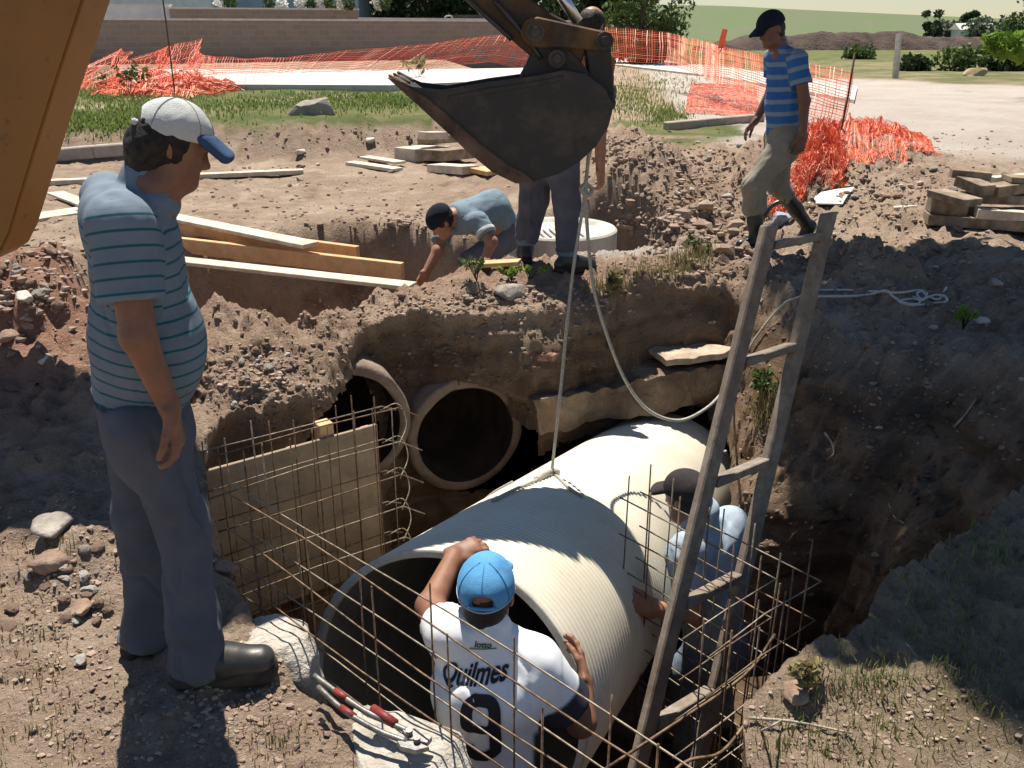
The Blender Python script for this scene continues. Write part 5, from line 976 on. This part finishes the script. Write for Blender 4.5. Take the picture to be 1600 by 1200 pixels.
# ------------------------------------------------------------------ brick walls, pale walls, kerbs
def m_brick(t, n, l, b):
    tc = n.new('ShaderNodeTexCoord'); mp = n.new('ShaderNodeMapping'); l.new(tc.outputs['Object'], mp.inputs[0]); mp.inputs['Rotation'].default_value = (math.pi/2, 0, 0)
    br = n.new('ShaderNodeTexBrick'); l.new(mp.outputs[0], br.inputs['Vector']); br.inputs['Scale'].default_value = 1; br.inputs['Brick Width'].default_value = .42; br.inputs['Row Height'].default_value = .20; br.inputs['Mortar Size'].default_value = .016
    br.inputs['Color1'].default_value = (.23, .185, .155, 1); br.inputs['Color2'].default_value = (.31, .255, .215, 1); br.inputs['Mortar'].default_value = (.34, .30, .27, 1)
    l.new(mix(n, l, noise_node(n, l, 1.3, 5), br.outputs['Color'], (.26, .22, .19)), b.inputs['Base Color']); b.inputs['Roughness'].default_value = .95; bump(n, l, br.outputs['Fac'], b, -.4, .02)
M_brick = mat('brick', m_brick); M_cap_ = simple('pale coping', (.55, .53, .50), (.7, .68, .65), 4, .9, .2)
M_wh = simple('whitewashed wall', (.55, .60, .66), (.68, .72, .77), 2, .9, .2)
def long_wall(a, b, z0, z1, th, m, label, name, coping=None, cat='wall'):
    a = np.array([a[0], a[1], z0]); b = np.array([b[0], b[1], z0]); d = nrm(b-a); s_ = np.array([-d[1], d[0], 0]); h_ = z1-z0
    t = empty(name, tuple(a), label, cat); t.rotation_euler = (0, 0, math.atan2(d[1], d[0])); L_ = np.linalg.norm(b-a)
    def sub(nm, x0, x1, y0, y1, z0_, z1_, mm):
        mb = MB().box(((x0+x1)/2, (y0+y1)/2, (z0_+z1_)/2), (x1-x0, y1-y0, z1_-z0_)); V = np.concatenate(mb.V); o = bpy.data.objects.new(nm, raw_mesh(nm, V, mb.F, mm, False)); COL.objects.link(o); o.parent = t
    sub('wall_body', 0, L_, 0, th, 0, h_, m)
    if coping: sub('coping', -.05, L_+.05, -.04, th+.04, h_+.002, h_+.07, coping)
    return t
def wz(py, Y): return atY(800, py, Y)[2]
w0 = atY(60, 60, 33); w1 = atY(900, 60, 43)
long_wall(w0, w1, .25, 2.17, .3, M_brick, 'long low brown brick wall behind the orange netting', 'brick_wall', M_cap_)
a_ = atY(266, 20, 44); b_ = atY(560, 20, 47); long_wall(a_, b_, .3, wz(13, 45.5)-.05, 4., M_brick, 'higher brown brick planter rising behind the long brick wall', 'brick_planter', M_cap_, 'planter')
a_ = atY(120, 20, 46); b_ = atY(265, 20, 46); long_wall(a_, b_, .3, wz(9, 46), .3, M_wh, 'pale whitewashed wall left of the brick planter', 'whitewashed_wall', M_cap_)
a_ = atY(561, 40, 47); b_ = atY(850, 40, 54); long_wall(a_, b_, .3, wz(30, 48), .3, M_wh, 'pale low wall right of the brick planter', 'whitewashed_wall', M_cap_)
a_ = atY(90, 5, 56); b_ = atY(330, 5, 58); long_wall(a_, b_, .3, 6.5, 5., M_wh, 'pale building at the top left beyond the walls', 'white_building', None, 'building')
a_ = atY(330, 5, 62); b_ = atY(560, 5, 62); long_wall(a_, b_, .3, 5.5, 5., simple('blue grey render', (.27, .36, .48), (.36, .45, .56), 1.5, .9, .1), 'bluish building behind the planter flowers', 'low_building', None, 'building')
a_ = atY(710, 30, 57); b_ = atY(765, 30, 57.5); long_wall(a_, b_, .3, wz(23, 57), 1., simple('dark brick', (.10, .075, .07), (.16, .12, .11), 3, .95), 'small dark brick block beyond the pale low wall', 'brick_block', None, 'block')
hr = MB(); hr.tube(spline([atY(695, 38, 55), atY(695, 28, 55), atY(699, 25, 55), atY(704, 25, 55), atY(707, 29, 55), atY(707, 38, 55)], 4), .05, 6); tag(hr.build('hoop_rail', M_cap_, smooth=True), 'small white hoop rail beside the dark brick block', 'rail')
# sidewalk slab and kerbs
M_walk = simple('pale pavement', (.46, .44, .41), (.60, .58, .54), 1.5, .92, .3)
def slab(name, pts, z0, z1, m): 
    V = [(p[0], p[1], z0) for p in pts]+[(p[0], p[1], z1) for p in pts]; k_ = len(pts); o = put(name, V, [tuple(range(k_, 2*k_))]+[(i_, (i_+1) % k_, k_+(i_+1) % k_, k_+i_) for i_ in range(k_)], m, loc=(0, 0, 0), smooth=False); return tag(o, kind='structure')
zs = .82
slab('sidewalk', [atz(200, 131, zs), atz(610, 133, zs), atz(960, 118, zs), atz(960, 104, zs), atz(610, 109, zs), atz(300, 108, zs), atz(180, 108, zs)], .3, zs, M_walk)
slab('path', [atz(930, 97, .36), atz(1130, 120, .36), atz(1335, 156, .36), atz(1340, 135, .36), atz(1150, 106, .36), atz(930, 86, .36)], .2, .36, simple('pale dusty path', (.52, .46, .41), (.62, .56, .50), 1.2, .95, .4, .02))
M_kerb = simple('kerb concrete', (.30, .27, .24), (.45, .41, .37), 4, .95, .6, .01)
for pts, lb, in (([(1040, 203), (1100, 197), (1190, 189)], 'broken pale kerb strip in front of the grass patch'), ([(70, 250), (150, 243), (215, 238)], 'short kerb strip between boom and capped man')):
    P = [gp(*p) for p in pts]; mb = MB()
    for a, b in zip(P[:-1], P[1:]): mb.beam(a+Z*.05, b+Z*.05, .16, .16)
    tag(mb.build('kerb', M_kerb, bevel=.015), lb, 'kerb', 'kerb strips')
# ------------------------------------------------------------------ orange safety netting
M_net = mat('orange netting', lambda t, n, l, b: (l.new(ramp(n, l, noise_node(n, l, 3, 3), [(.3, (.72, .10, .045)), (.7, (.85, .22, .10))]), b.inputs['Base Color']), b.inputs['Roughness'].__setattr__('default_value', .5), b.inputs['Subsurface Weight'].__setattr__('default_value', 0)))
def net_grid(fn, nu, nv, wd, r, uu=(0, 1)):
    """fn(u, v) -> points; strips of width wd along both directions"""
    V = []; F = []; n = 0
    def strip(P):
        nonlocal n
        T = np.gradient(P, axis=0); T /= np.linalg.norm(T, axis=1)[:, None]+1e-9; vd = P-cC; N = np.cross(T, vd); N /= np.linalg.norm(N, axis=1)[:, None]+1e-9; N = N+r.normal(size=3)*.5; N = N/np.linalg.norm(N, axis=1)[:, None]*wd/2
        m = len(P); V.extend(P-N); V.extend(P+N); F.extend([(n+i_, n+i_+1, n+m+i_+1, n+m+i_) for i_ in range(m-1)]); n += 2*m
    for v in np.linspace(0, 1, nv): u = np.linspace(0, 1, nu); strip(fn(u, np.full(nu, v)))
    for u in np.linspace(0, 1, nu): v = np.linspace(0, 1, max(5, nv//2)); strip(fn(np.full(len(v), u), v))
    return np.array(V), F
def net_fence(top, bot, nu, nv, wd, label, seed, belly=.2, cat='net', name='safety_net', group=None, wob=.06):
    top = np.array(top); bot = np.array(bot); ti = np.linspace(0, 1, len(top)); bi = np.linspace(0, 1, len(bot)); r = np.random.default_rng(seed)
    def fn(u, v):
        T = np.stack([np.interp(u, ti, top[:, c]) for c in range(3)], 1); B = np.stack([np.interp(u, bi, bot[:, c]) for c in range(3)], 1); P = T+(B-T)*v[:, None]
        P[:, 1] -= belly*np.sin(v*math.pi)*(.6+.4*np.sin(u*9+seed)); w_ = fbm(np.c_[u*9, v*2.2, np.full(len(u), seed*1.)], 1., 3); return P+np.c_[w_, w_*1.5, w_*.6]*wob
    V, F = net_grid(fn, nu, nv, wd, r); return tag(put(name, V, F, M_net, smooth=False), label, cat, group)
GN = 'orange safety netting'
def A3(px, py, Y): return atY(px, py, Y)
net_fence([A3(300, 78, 25), A3(340, 88, 25.5), A3(420, 96, 26), A3(560, 78, 27), A3(700, 62, 28), A3(795, 52, 29), A3(832, 62, 29.2)], [A3(300, 135, 23), A3(340, 140, 22.5), A3(420, 136, 23), A3(500, 126, 24.5), A3(620, 113, 26.3), A3(760, 98, 28.5), A3(826, 104, 29)], 140, 17, .012, 'sagging orange net fence along the brick wall between head and bucket', 2, .5, group=GN, wob=.12)
net_fence([A3(134, 104, 22), A3(180, 80, 23), A3(240, 82, 23), A3(272, 70, 22), A3(300, 78, 24)], [A3(134, 132, 19), A3(180, 142, 18.5), A3(240, 146, 18), A3(280, 150, 18), A3(310, 138, 22)], 70, 32, .010, 'bunched orange net slumped on grass beside the capped head', 4, .6, group=GN, wob=.24)
net_fence([A3(948, 40, 30), A3(1040, 52, 27), A3(1100, 66, 24), A3(1128, 72, 22), A3(1200, 88, 19), A3(1333, 112, 15)], [A3(948, 94, 29), A3(1040, 100, 26), A3(1100, 118, 22.5), A3(1128, 130, 20.5), A3(1200, 160, 17), A3(1318, 196, 14.6)], 130, 20, .014, 'see-through orange net fence behind the walking man ending at the stake', 6, .1, group=GN, wob=.05)
def flat_net(c0, pts, nu, nv, wd, label, seed, hgt):
    q = [gp(*p) for p in pts]; r = np.random.default_rng(seed)
    def fn(u, v):
        P = (np.outer((1-u)*(1-v), q[0])+np.outer(u*(1-v), q[1])+np.outer(u*v, q[2])+np.outer((1-u)*v, q[3])); Q = np.c_[u*5, v*4, np.full(len(u), seed*3.)]
        P = P+.28*hgt*np.c_[fbm(Q, 1.4, 4, .7, 5), fbm(Q, 1.4, 4, .7, 9), np.zeros(len(u))]; zz = np.array([gz(x_, y_, .3) for x_, y_ in P[:, :2]]); b_ = np.sin(u*math.pi)*np.sin(v*math.pi)
        P[:, 2] = zz+.03+hgt*b_**.7*(.55+.6*np.abs(fbm(Q, 1.6, 4, .65)))+.12*hgt*fbm(Q, 4., 2); return P
    V, F = net_grid(fn, nu, nv, wd, r); return tag(put('safety_net', V, F, M_net, smooth=False), label, 'net', GN)
flat_net(0, [(1218, 322), (1318, 292), (1300, 240), (1262, 250)], 120, 90, .0055, 'bright crumpled orange net heap behind the walking man', 3, .42)
flat_net(0, [(1290, 262), (1462, 246), (1440, 216), (1312, 196)], 170, 80, .006, 'trailing orange net heap spread over the rubble by the stake', 5, .26)
flat_net(0, [(1070, 178), (1190, 186), (1180, 136), (1080, 130)], 90, 50, .009, 'orange net lying flat on bare ground left of the walking man', 8, .10)
flat_net(0, [(1196, 330), (1230, 340), (1226, 316), (1204, 312)], 40, 30, .005, 'small orange net scrap between the walking man legs', 11, .10)
flat_net(0, [(150, 150), (330, 152), (400, 136), (160, 126)], 120, 40, .013, 'orange net trailing over the grass below the fence', 14, .30)
def stake(a, b, r, label, m): tag(MB().tube([a, (a+b)/2+np.array([.01, 0, 0]), b], r, 8).build('stake', m, loc=tuple(b), smooth=True), label, 'stake', 'net stakes')
M_stk = simple('rusty stake', (.08, .05, .04), (.17, .11, .08), 20, .8)
b0 = gp(1312, 216); stake(atY(1336, 82, b0[1]), b0, .014, 'thin leaning stake at the end of the see-through net', M_stk)
b0 = gp(274, 152); stake(np.array([b0[0], b0[1], b0[2]+2.6]), b0, .014, 'tall thin rod standing in the net above the white cap', M_stk)
b0 = atY(1128, 72, 22); tag(MB().prism([(-.09, 0), (.09, .02), (.07, .2), (.1, .4), (-.02, .42), (-.07, .2)], b0-Z*.05, (1, 0, 0), Z, .03).build('net_flag', M_net), 'orange net scrap sticking up on the fence left of the walker', 'net')
b0 = atz(1399, 122, .3); tag(MB().tube([b0, b0+np.array([-.06, 0, .7]), b0+np.array([-.10, 0, 1.42])], [.11, .10, .10], 6).build('concrete_post', M_conc, loc=tuple(b0)), 'pale concrete post standing alone beside the far road', 'post')
# ------------------------------------------------------------------ trees
for k_, (px, Y, h_, rad, n_, m, lb) in enumerate(((590, 70, 7.5, 4.2, 2600, M_lfg, 'grey green tree behind the flowers right of the planter'), (660, 66, 8.5, 4.5, 3000, M_lfd, 'dark drooping tree behind the pale low wall'), (725, 68, 8, 3.6, 2600, M_lfm, 'mid green tree left of the digger arm'), (800, 62, 8, 3.8, 2600, M_lfd, 'dark tree hidden behind the digger arm'), (905, 60, 8, 4., 2800, M_lfd, 'dark tree behind the standing man head'), (520, 78, 8, 4., 1800, M_lfg, 'pale tree just above the planter flowers'), (850, 64, 8, 4.2, 3000, M_lfd, 'dark tree between the arm and the standing man'), (950, 62, 8, 4., 3000, M_lfd, 'dark tree beside the bushy green field tree'), (690, 74, 9, 5., 3000, M_lfd, 'tall dark tree rising behind the hoop rail'), (620, 76, 9, 4.5, 2600, M_lfd, 'dark tree directly right of the planter end'))):
    b = atY(px, 40, Y); tree((b[0], Y, .3), h_, rad, n_, .28, m, lb, 30+k_, 'trees along the far wall', .02, 16, weep=1.5)
b = atY(1000, 60, 46); tree((b[0], 46, .25), 4.6, 2.5, 5200, .13, M_lfm, 'bushy green tree at the edge of the field left of the walker', 50, None, .05, 22)
for k_, (px, Y, h_, rad, m, lb) in enumerate(((1450, 150, 4.2, 1.8, M_lfd, 'small round dark tree alone on the skyline'), (1510, 160, 4.3, 1.5, M_lfd, 'pointed dark tree on the horizon beside the white roof'), (1548, 150, 3.6, 3.4, M_lfg, 'wide grey green tree on the right horizon'), (1590, 140, 3.5, 3.0, M_lfm, 'leafy tree at the right end of the horizon'), (1478, 150, 2.4, 3.2, M_lfg, 'low pale thicket tree between the dark skyline trees'), (1530, 135, 2.2, 3.2, M_lfg, 'low shrubby tree before the white roof'))):
    b = atY(px, 60, Y); tree((b[0], Y, .2), h_, rad, 900, .3, m, lb, 60+k_, 'trees on the right horizon', .05, 10)
hs = atY(1522, 62, 145); t = empty('house', (hs[0], 145, .2), 'tiny white roofed house among the horizon trees', 'house'); MB().box((hs[0], 146, 1.0), (5, 3, 1.6)).build('wall', M_wh, t); MB().prism([(-2, 0), (2, 0), (0, .9)], (hs[0], 146, 1.81), (0, 1, 0), Z, 5.6).build('roof', M_cap_, t)
for k_, (px, Y, rad) in enumerate(((1500, 64, 1.3), (1560, 60, 1.2), (1340, 78, .9), (1425, 66, .8), (1585, 66, 1.2))):
    b = atz(px, 110 if k_ != 2 else 92, .3); r = np.random.default_rng(80+k_); c0 = np.array([b[0], b[1], .25]); V, F, tt = leaf_cloud([(c0+np.array([r.uniform(-.6, .6)*rad, r.uniform(-.3, .3), rad*r.uniform(.2, .5)]), np.array([rad*.6, rad*.5, rad*.45])) for _ in range(6)], 700, .12, r)
    tag(put_leaves('bush', V, F, tt, M_lfd if k_ % 2 else M_lfm, loc=tuple(c0)), ('dark bush on the spoil ridge below the white roof', 'green bush at the right edge beyond the road', 'low bush on the ridge beside the walker shoulder', 'small bush by the pale concrete post', 'dark bush in the corner beyond the road')[k_], 'bush', 'bushes beyond the road')
c0 = atz(1520, 118, .3); lump('straw_heap', c0+Z*.05, (.5, .35, .30), simple('straw', (.30, .22, .12), (.46, .36, .22), 8, .95, .8), 'small straw coloured heap on the verge beyond the road', 'heap', 31, None, 4, 0, .3, False)
# flowers on the planter
for k_, px in enumerate((470, 486, 500, 515, 532, 545, 345, 360, 590, 602, 440, 420)):
    c0 = atY(px, 6, 46.5); r = np.random.default_rng(90+k_); V, F, tt = leaf_cloud([(c0+np.array([0, 0, .05]), np.array([.32, .3, .35]))], 160, .08, r, .7)
    tag(put_leaves('flower_bunch', V, F, tt, m_leaf('white petals', (.55, .55, .5), (.8, .8, .78)) if k_ % 2 == 0 else M_lfm, loc=tuple(c0-Z*.3)), 'white flower bunch standing on the brick planter' if k_ % 2 == 0 else 'green leafy bunch standing on the brick planter', 'flowers', 'flower bunches on the planter')
# ------------------------------------------------------------------ shade tree outside the right edge: its shadow covers the right bank
r = np.random.default_rng(5); sb = np.array([6.3, 9.0, gz(6.3, 9.0)]); shade = empty('shade_tree', tuple(sb), 'tall leafy tree whose branches hang in at the right edge', 'tree')
cl = []
sx_, cx_ = math.sin(SUN_AZ), math.cos(SUN_AZ); kk = 1/math.tan(SUN_EL)
for gx, gy, rad in ((2.2, 6.0, .5), (2.9, 6.3, .65), (3.4, 5.7, .8), (4.2, 5.4, .8), (2.6, 5.2, .75), (2.0, 4.9, .5), (3.2, 4.7, .85), (4.2, 4.4, .9), (2.4, 4.2, .7), (1.9, 3.7, .5), (3.0, 3.7, .8), (1.6, 4.4, .35), (2.2, 3.0, .55), (3.2, 2.8, .7), (2.6, 2.3, .5), (1.55, 3.0, .45), (4.4, 3.2, .8), (5.0, 4.8, .8), (1.9, 2.0, .35), (1.15, 2.5, .3), (2.7, 7.0, .35), (5.0, 6.2, .6), (3.7, 6.3, .45), (1.35, 3.5, .35), (2.2, 2.5, .6), (2.9, 2.0, .6), (1.7, 2.6, .5), (2.5, 3.1, .6), (1.9, 2.3, .35), (2.6, 1.6, .5), (3.3, 2.2, .6), (2.0, 2.8, .5), (2.6, 2.7, .5), (3.2, 3.2, .6), (1.75, 2.25, .4), (2.4, 2.0, .5), (3.0, 1.5, .5), (2.3, 3.4, .5), (2.9, 4.2, .6), (3.7, 4.0, .6), (2.2, 5.4, .5), (3.6, 5.1, .6), (1.5, 2.2, .22), (1.7, 1.95, .3), (1.8, 2.4, .3), (1.3, 2.8, .25), (2.1, 1.7, .4), (1.55, 2.55, .22)):
    hh = r.uniform(5.2, 7.2); cl.append((np.array([gx+hh*kk*sx_, gy+hh*kk*cx_, hh]), np.array([rad*.95, rad*.95, rad*.5])))
V, F, tt = leaf_cloud(cl, 70000, .064, r); put_leaves('crown', V, F, tt, M_lfm, shade)
mb = MB(); j0 = sb+np.array([-.3, .1, 3.2]); mb.tube(spline([sb-Z*.3, sb+np.array([.05, 0, 1.6]), j0], 6), np.linspace(.26, .17, 13), 12)
for c, cr in cl: mb.tube(spline([j0, j0*.45+c*.55+np.array([r.uniform(-.3, .3), r.uniform(-.3, .3), .45]), c], 6), np.linspace(.07, .012, 13), 6)
tips = [atY(1600, 6, 7.5), atY(1572, 70, 9.5)]
mb.tube(spline([j0, np.array([5.6, 8.2, 3.2]), tips[0]+np.array([.1, 0, .12])], 6), np.linspace(.05, .006, 13), 6); mb.tube(spline([j0, np.array([6.2, 9.3, 2.6]), tips[1]+np.array([.25, 0, .15])], 6), np.linspace(.05, .006, 13), 6)
mb.build('trunk', M_bark, shade, smooth=True)
V, F, tt = leaf_cloud([(tips[1], np.array([.22, .2, .13])), (tips[1]+np.array([.2, .1, -.04]), np.array([.22, .2, .12])), (tips[1]+np.array([-.12, 0, .04]), np.array([.12, .1, .08]))], 420, .045, r, .6); put_leaves('bright_spray', V, F, tt, M_lfb, shade)
V, F, tt = leaf_cloud([(tips[0]+np.array([.05, 0, .03]), np.array([.10, .1, .04]))], 40, .04, r, .35); put_leaves('leaf_tip', V, F, tt, M_lfd, shade)
# ------------------------------------------------------------------ grass, weeds, stones, clods
def blades(P, hgt, r, wd=.006, lean=.5):
    n = len(P); a = r.uniform(0, 6.28, n); d = np.c_[np.cos(a), np.sin(a), np.zeros(n)]; s_ = np.c_[-np.sin(a), np.cos(a), np.zeros(n)]; h_ = hgt*r.uniform(.5, 1.3, n); L_ = lean*r.uniform(.2, 1., n)
    m1_ = P+d*(h_*L_*.35)[:, None]+Z*(h_*.6)[:, None]; m2_ = P+d*(h_*L_)[:, None]+Z*(h_*(1-.25*L_))[:, None]; w_ = wd*r.uniform(.6, 1.4, n)[:, None]
    V = np.stack([P-s_*w_, P+s_*w_, m1_+s_*w_*.7, m1_-s_*w_*.7, m2_+s_*w_*.12, m2_-s_*w_*.12], 1).reshape(-1, 3); b_ = np.arange(n)[:, None]*6; F = np.concatenate([b_+np.array([0, 1, 2, 3]), b_+np.array([3, 2, 4, 5])]); return V, F, np.repeat(r.uniform(0, 1, n), 6)
M_gr = m_leaf('grass blades', (.10, .17, .03), (.26, .32, .09), .35); M_grd = m_leaf('dry grass blades', (.16, .15, .06), (.36, .30, .15), .3)
def grass(pts_px, n, hgt, m, seed, wd=.006, jitter=.5, name='grass'):
    r = np.random.default_rng(seed); q = np.array(pts_px, float); P = []
    for _ in range(n*3):
        if len(P) >= n: break
        i_ = r.integers(len(q)); px, py, sx_, sy_ = q[i_]; x_, y_ = px+r.normal()*sx_, py+r.normal()*sy_
        h = BVH.ray_cast(Vector(cC), Vector(ray(x_, y_)).normalized())
        if h[0] is not None and h[1].z > -2: P.append(h[0][:])
    V, F, t = blades(np.array(P), hgt, r, wd); o = put_leaves(name, V, F, t, m); return tag(o, kind='stuff')
grass([(130, 190, 40, 12), (200, 185, 40, 12), (160, 150, 30, 8), (300, 170, 60, 10), (420, 160, 50, 8), (560, 160, 60, 9), (620, 158, 30, 8), (230, 150, 40, 10), (520, 156, 50, 8)], 6500, .065, M_gr, 1, .010)
grass([(1000, 165, 30, 14), (1040, 180, 18, 8), (980, 150, 25, 12), (1020, 130, 50, 10)], 2600, .09, M_gr, 2, .010)
grass([(1000, 112, 60, 14), (1100, 85, 60, 10), (200, 122, 40, 8), (330, 130, 60, 6)], 1800, .13, M_grd, 3, .011)
grass([(1350, 1060, 50, 22), (1420, 990, 60, 40), (1500, 1030, 70, 50), (1560, 860, 40, 25), (1480, 900, 40, 30), (1300, 1120, 70, 40), (1230, 1170, 60, 25), (1450, 1150, 90, 40)], 600, .045, M_gr, 4, .002)
grass([(1340, 1070, 50, 22), (1260, 1160, 60, 30), (1400, 1140, 90, 40), (1520, 870, 50, 25), (1500, 1000, 60, 60)], 700, .045, M_grd, 5, .0018)
grass([(1090, 400, 14, 5), (1075, 412, 22, 7), (1200, 620, 14, 20), (1190, 640, 12, 20), (950, 452, 20, 7), (1030, 430, 30, 6)], 900, .10, M_grd, 6, .003)
grass([(80, 860, 40, 20), (40, 1000, 40, 60), (100, 1080, 50, 60), (60, 1160, 60, 30), (430, 1160, 50, 30)], 500, .03, M_grd, 7, .002)
def weed(px, py, h_, n, m, label, seed, lsz=.03):
    r = np.random.default_rng(seed); c0 = gp(px, py); t = empty('weed', tuple(c0), label, 'weed', 'weeds on the berm and banks'); mb = MB(); cl_ = []
    for _ in range(n):
        e = c0+np.array([r.normal()*h_*.4, r.normal()*h_*.3, h_*r.uniform(.5, 1.1)]); mb.tube(spline([c0, (c0+e)/2+Z*h_*.15, e], 3), .003, 5); cl_.append((e, np.array([h_*.22]*3)))
    mb.build('stem', M_lfd, t, smooth=True); V, F, tt = leaf_cloud(cl_, int(n*16*(.04/lsz)**.8), lsz, r, .4); put_leaves('leaves', V, F, tt, m, t)
weed(745, 440, .16, 5, M_lfm, 'thin upright weed on the berm beside the bent man', 1, .016); weed(800, 440, .08, 9, M_lfb, 'low spreading weed in front of the standing man boots', 2, .016); weed(828, 436, .08, 6, M_lfb, 'small weed touching the left boot of the standing man', 3, .015)
weed(1190, 625, .16, 9, M_lfm, 'tufty green weed hanging on the right pit wall behind the ladder', 4, .022); weed(1090, 398, .12, 6, M_lfm, 'grassy weed on the berm left of the ladder top', 5, .018); weed(205, 152, .55, 12, M_lfm, 'bushy dark weed on the grass near the net heap', 6, .055); weed(1505, 515, .12, 6, M_lfb, 'small bright weed in the right bank shade', 7, .016); weed(962, 458, .10, 9, M_grd, 'dry brown weed clump on the berm brow', 9, .035); weed(1258, 1082, .10, 5, M_grd, 'wispy weed at the near right rim above the dark pit', 10, .016); weed(655, 128, .45, 8, M_grd, 'dry tall weed by the sidewalk behind the bucket tip', 11, .08)
# stones: small ones each an object of their own
base = []
for k_ in range(8):
    bm = bmesh.new(); bmesh.ops.create_icosphere(bm, subdivisions=2, radius=1); P = np.array([v.co[:] for v in bm.verts]); F = [tuple(v.index for v in f.verts) for f in bm.faces]; bm.free()
    P = P*(1+.35*fbm(P, 1.2, 3, off=k_*9.1))[:, None]*np.array([1.2, .9, .62]); base.append(raw_mesh('stone', P, F, (MS2, MS_, MS2, MS3)[k_ % 4], smooth=False))
zones = ((110, 920, 60, 60, .028, 34), (60, 430, 60, 45, .045, 34), (1120, 300, 60, 50, .05, 56), (1350, 290, 80, 22, .05, 40), (1420, 400, 90, 40, .04, 26), (380, 590, 60, 22, .03, 26), (400, 300, 130, 30, .035, 24), (560, 255, 100, 12, .05, 12), (700, 460, 60, 12, .03, 14), (1400, 560, 110, 50, .03, 24))
cnt = 0
for zi, (px, py, sx_, sy_, sz, n_) in enumerate(zones):
    r = random.Random(100+zi)
    for _ in range(n_):
        x_, y_ = px+r.gauss(0, 1)*sx_, py+r.gauss(0, 1)*sy_
        h = BVH.ray_cast(Vector(cC), Vector(ray(x_, y_)).normalized())
        if h[0] is None or h[1].z < .3: continue
        o = bpy.data.objects.new('stone', base[r.randrange(8)]); COL.objects.link(o); s_ = sz*(.3+.75*r.random()**2); o.scale = (s_, s_, s_); o.location = h[0]+Vector((0, 0, s_*.25)); o.rotation_euler = (r.uniform(-.3, .3), r.uniform(-.3, .3), r.uniform(0, 6.28))
        tag(o, 'small loose stone lying on the bare dirt', 'stone', 'small stones scattered on the dirt')
# clods and gravel
def clods(zs, seed, m, name='gravel'):
    r = np.random.default_rng(seed); bm = bmesh.new(); bmesh.ops.create_icosphere(bm, subdivisions=1, radius=1); P0 = np.array([v.co[:] for v in bm.verts]); F0 = np.array([[v.index for v in f.verts] for f in bm.faces]); bm.free(); F0 = np.c_[F0[:, 0], F0[:, 1], F0[:, 2], F0[:, 2]][:, :3]; V = []; F = []; n = 0
    for px, py, sx_, sy_, sz, k_ in zs:
        for _ in range(int(k_*.8)):
            h = BVH.ray_cast(Vector(cC), Vector(ray(px+r.normal()*sx_, py+r.normal()*sy_)).normalized())
            if h[0] is None or (h[1].z < .15 and sz != .0201): continue
            s_ = sz*(.25+.75*r.uniform()**3)*.9; P = P0*(1+.3*r.normal(size=(len(P0), 1)))*s_*np.array([1.2, 1, .75]); V.append(P+np.array(h[0])+Z*s_*.2); F.append(F0+n); n += len(P0)
    o = put(name, np.concatenate(V), np.concatenate(F), m, smooth=False); return tag(o, kind='stuff')
M_clod = simple('dirt clods', (.20, .14, .105), (.40, .31, .25), 5, .95, .6, .006)
clods([(70, 430, 80, 60, .03, 600), (70, 430, 70, 50, .075, 28), (1060, 350, 50, 30, .11, 50), (110, 940, 80, 90, .012, 900), (150, 1120, 150, 60, .010, 800), (400, 1120, 70, 50, .012, 500), (400, 590, 70, 26, .02, 700), (600, 490, 120, 20, .02, 500), (800, 470, 120, 14, .022, 500), (1060, 420, 60, 16, .025, 400), (1110, 300, 80, 60, .035, 1500), (1060, 350, 40, 14, .05, 350), (1380, 300, 90, 30, .03, 900), (1420, 420, 110, 60, .022, 500), (1420, 600, 110, 60, .02, 400), (420, 300, 160, 40, .022, 700), (500, 210, 150, 14, .03, 160), (1350, 1130, 130, 40, .010, 700), (960, 230, 50, 20, .05, 250), (640, 345, 60, 10, .03, 200), (1450, 230, 80, 15, .03, 250), (230, 850, 60, 60, .016, 400)], 3, M_clod)
clods([(740, 560, 170, 50, .0201, 700), (450, 650, 90, 40, .0201, 350), (1180, 680, 30, 110, .0201, 350), (1330, 760, 90, 80, .0201, 300)], 4, simple('wall pebbles', (.10, .065, .045), (.25, .18, .13), 5, .95, .6, .006), 'rubble')
# fallen sticks and roots on the right bank
for k_, (pts, r_, lb) in enumerate((([(1288, 680), (1298, 695), (1302, 712), (1292, 722)], .007, 'pale bent root poking from the shaded right bank'), ([(1490, 672), (1508, 652), (1524, 628)], .008, 'straight grey stick lying on the right bank'), ([(1388, 790), (1396, 810), (1412, 822)], .005, 'thin curled root in the dark right wall'), ([(1170, 1128), (1240, 1134), (1330, 1152)], .005, 'long dry stalk crossing the near right rim'), ([(1150, 1160), (1190, 1148), (1220, 1132)], .005, 'short dry stalk at the near right rim corner'), ([(1560, 560), (1600, 552)], .006, 'thin stick in the grass at right edge below the rope'))):
    P = [gp(*p)+Z*(r_+.01) for p in pts]; P = spline(P, 5) if len(P) > 2 else np.array(P); tag(MB().tube(P, np.linspace(r_, r_*.6, len(P)), 7).build('stick', simple('dry stick', (.26, .22, .17), (.44, .39, .32), 20, .9), smooth=True), lb, 'stick', 'sticks and roots')
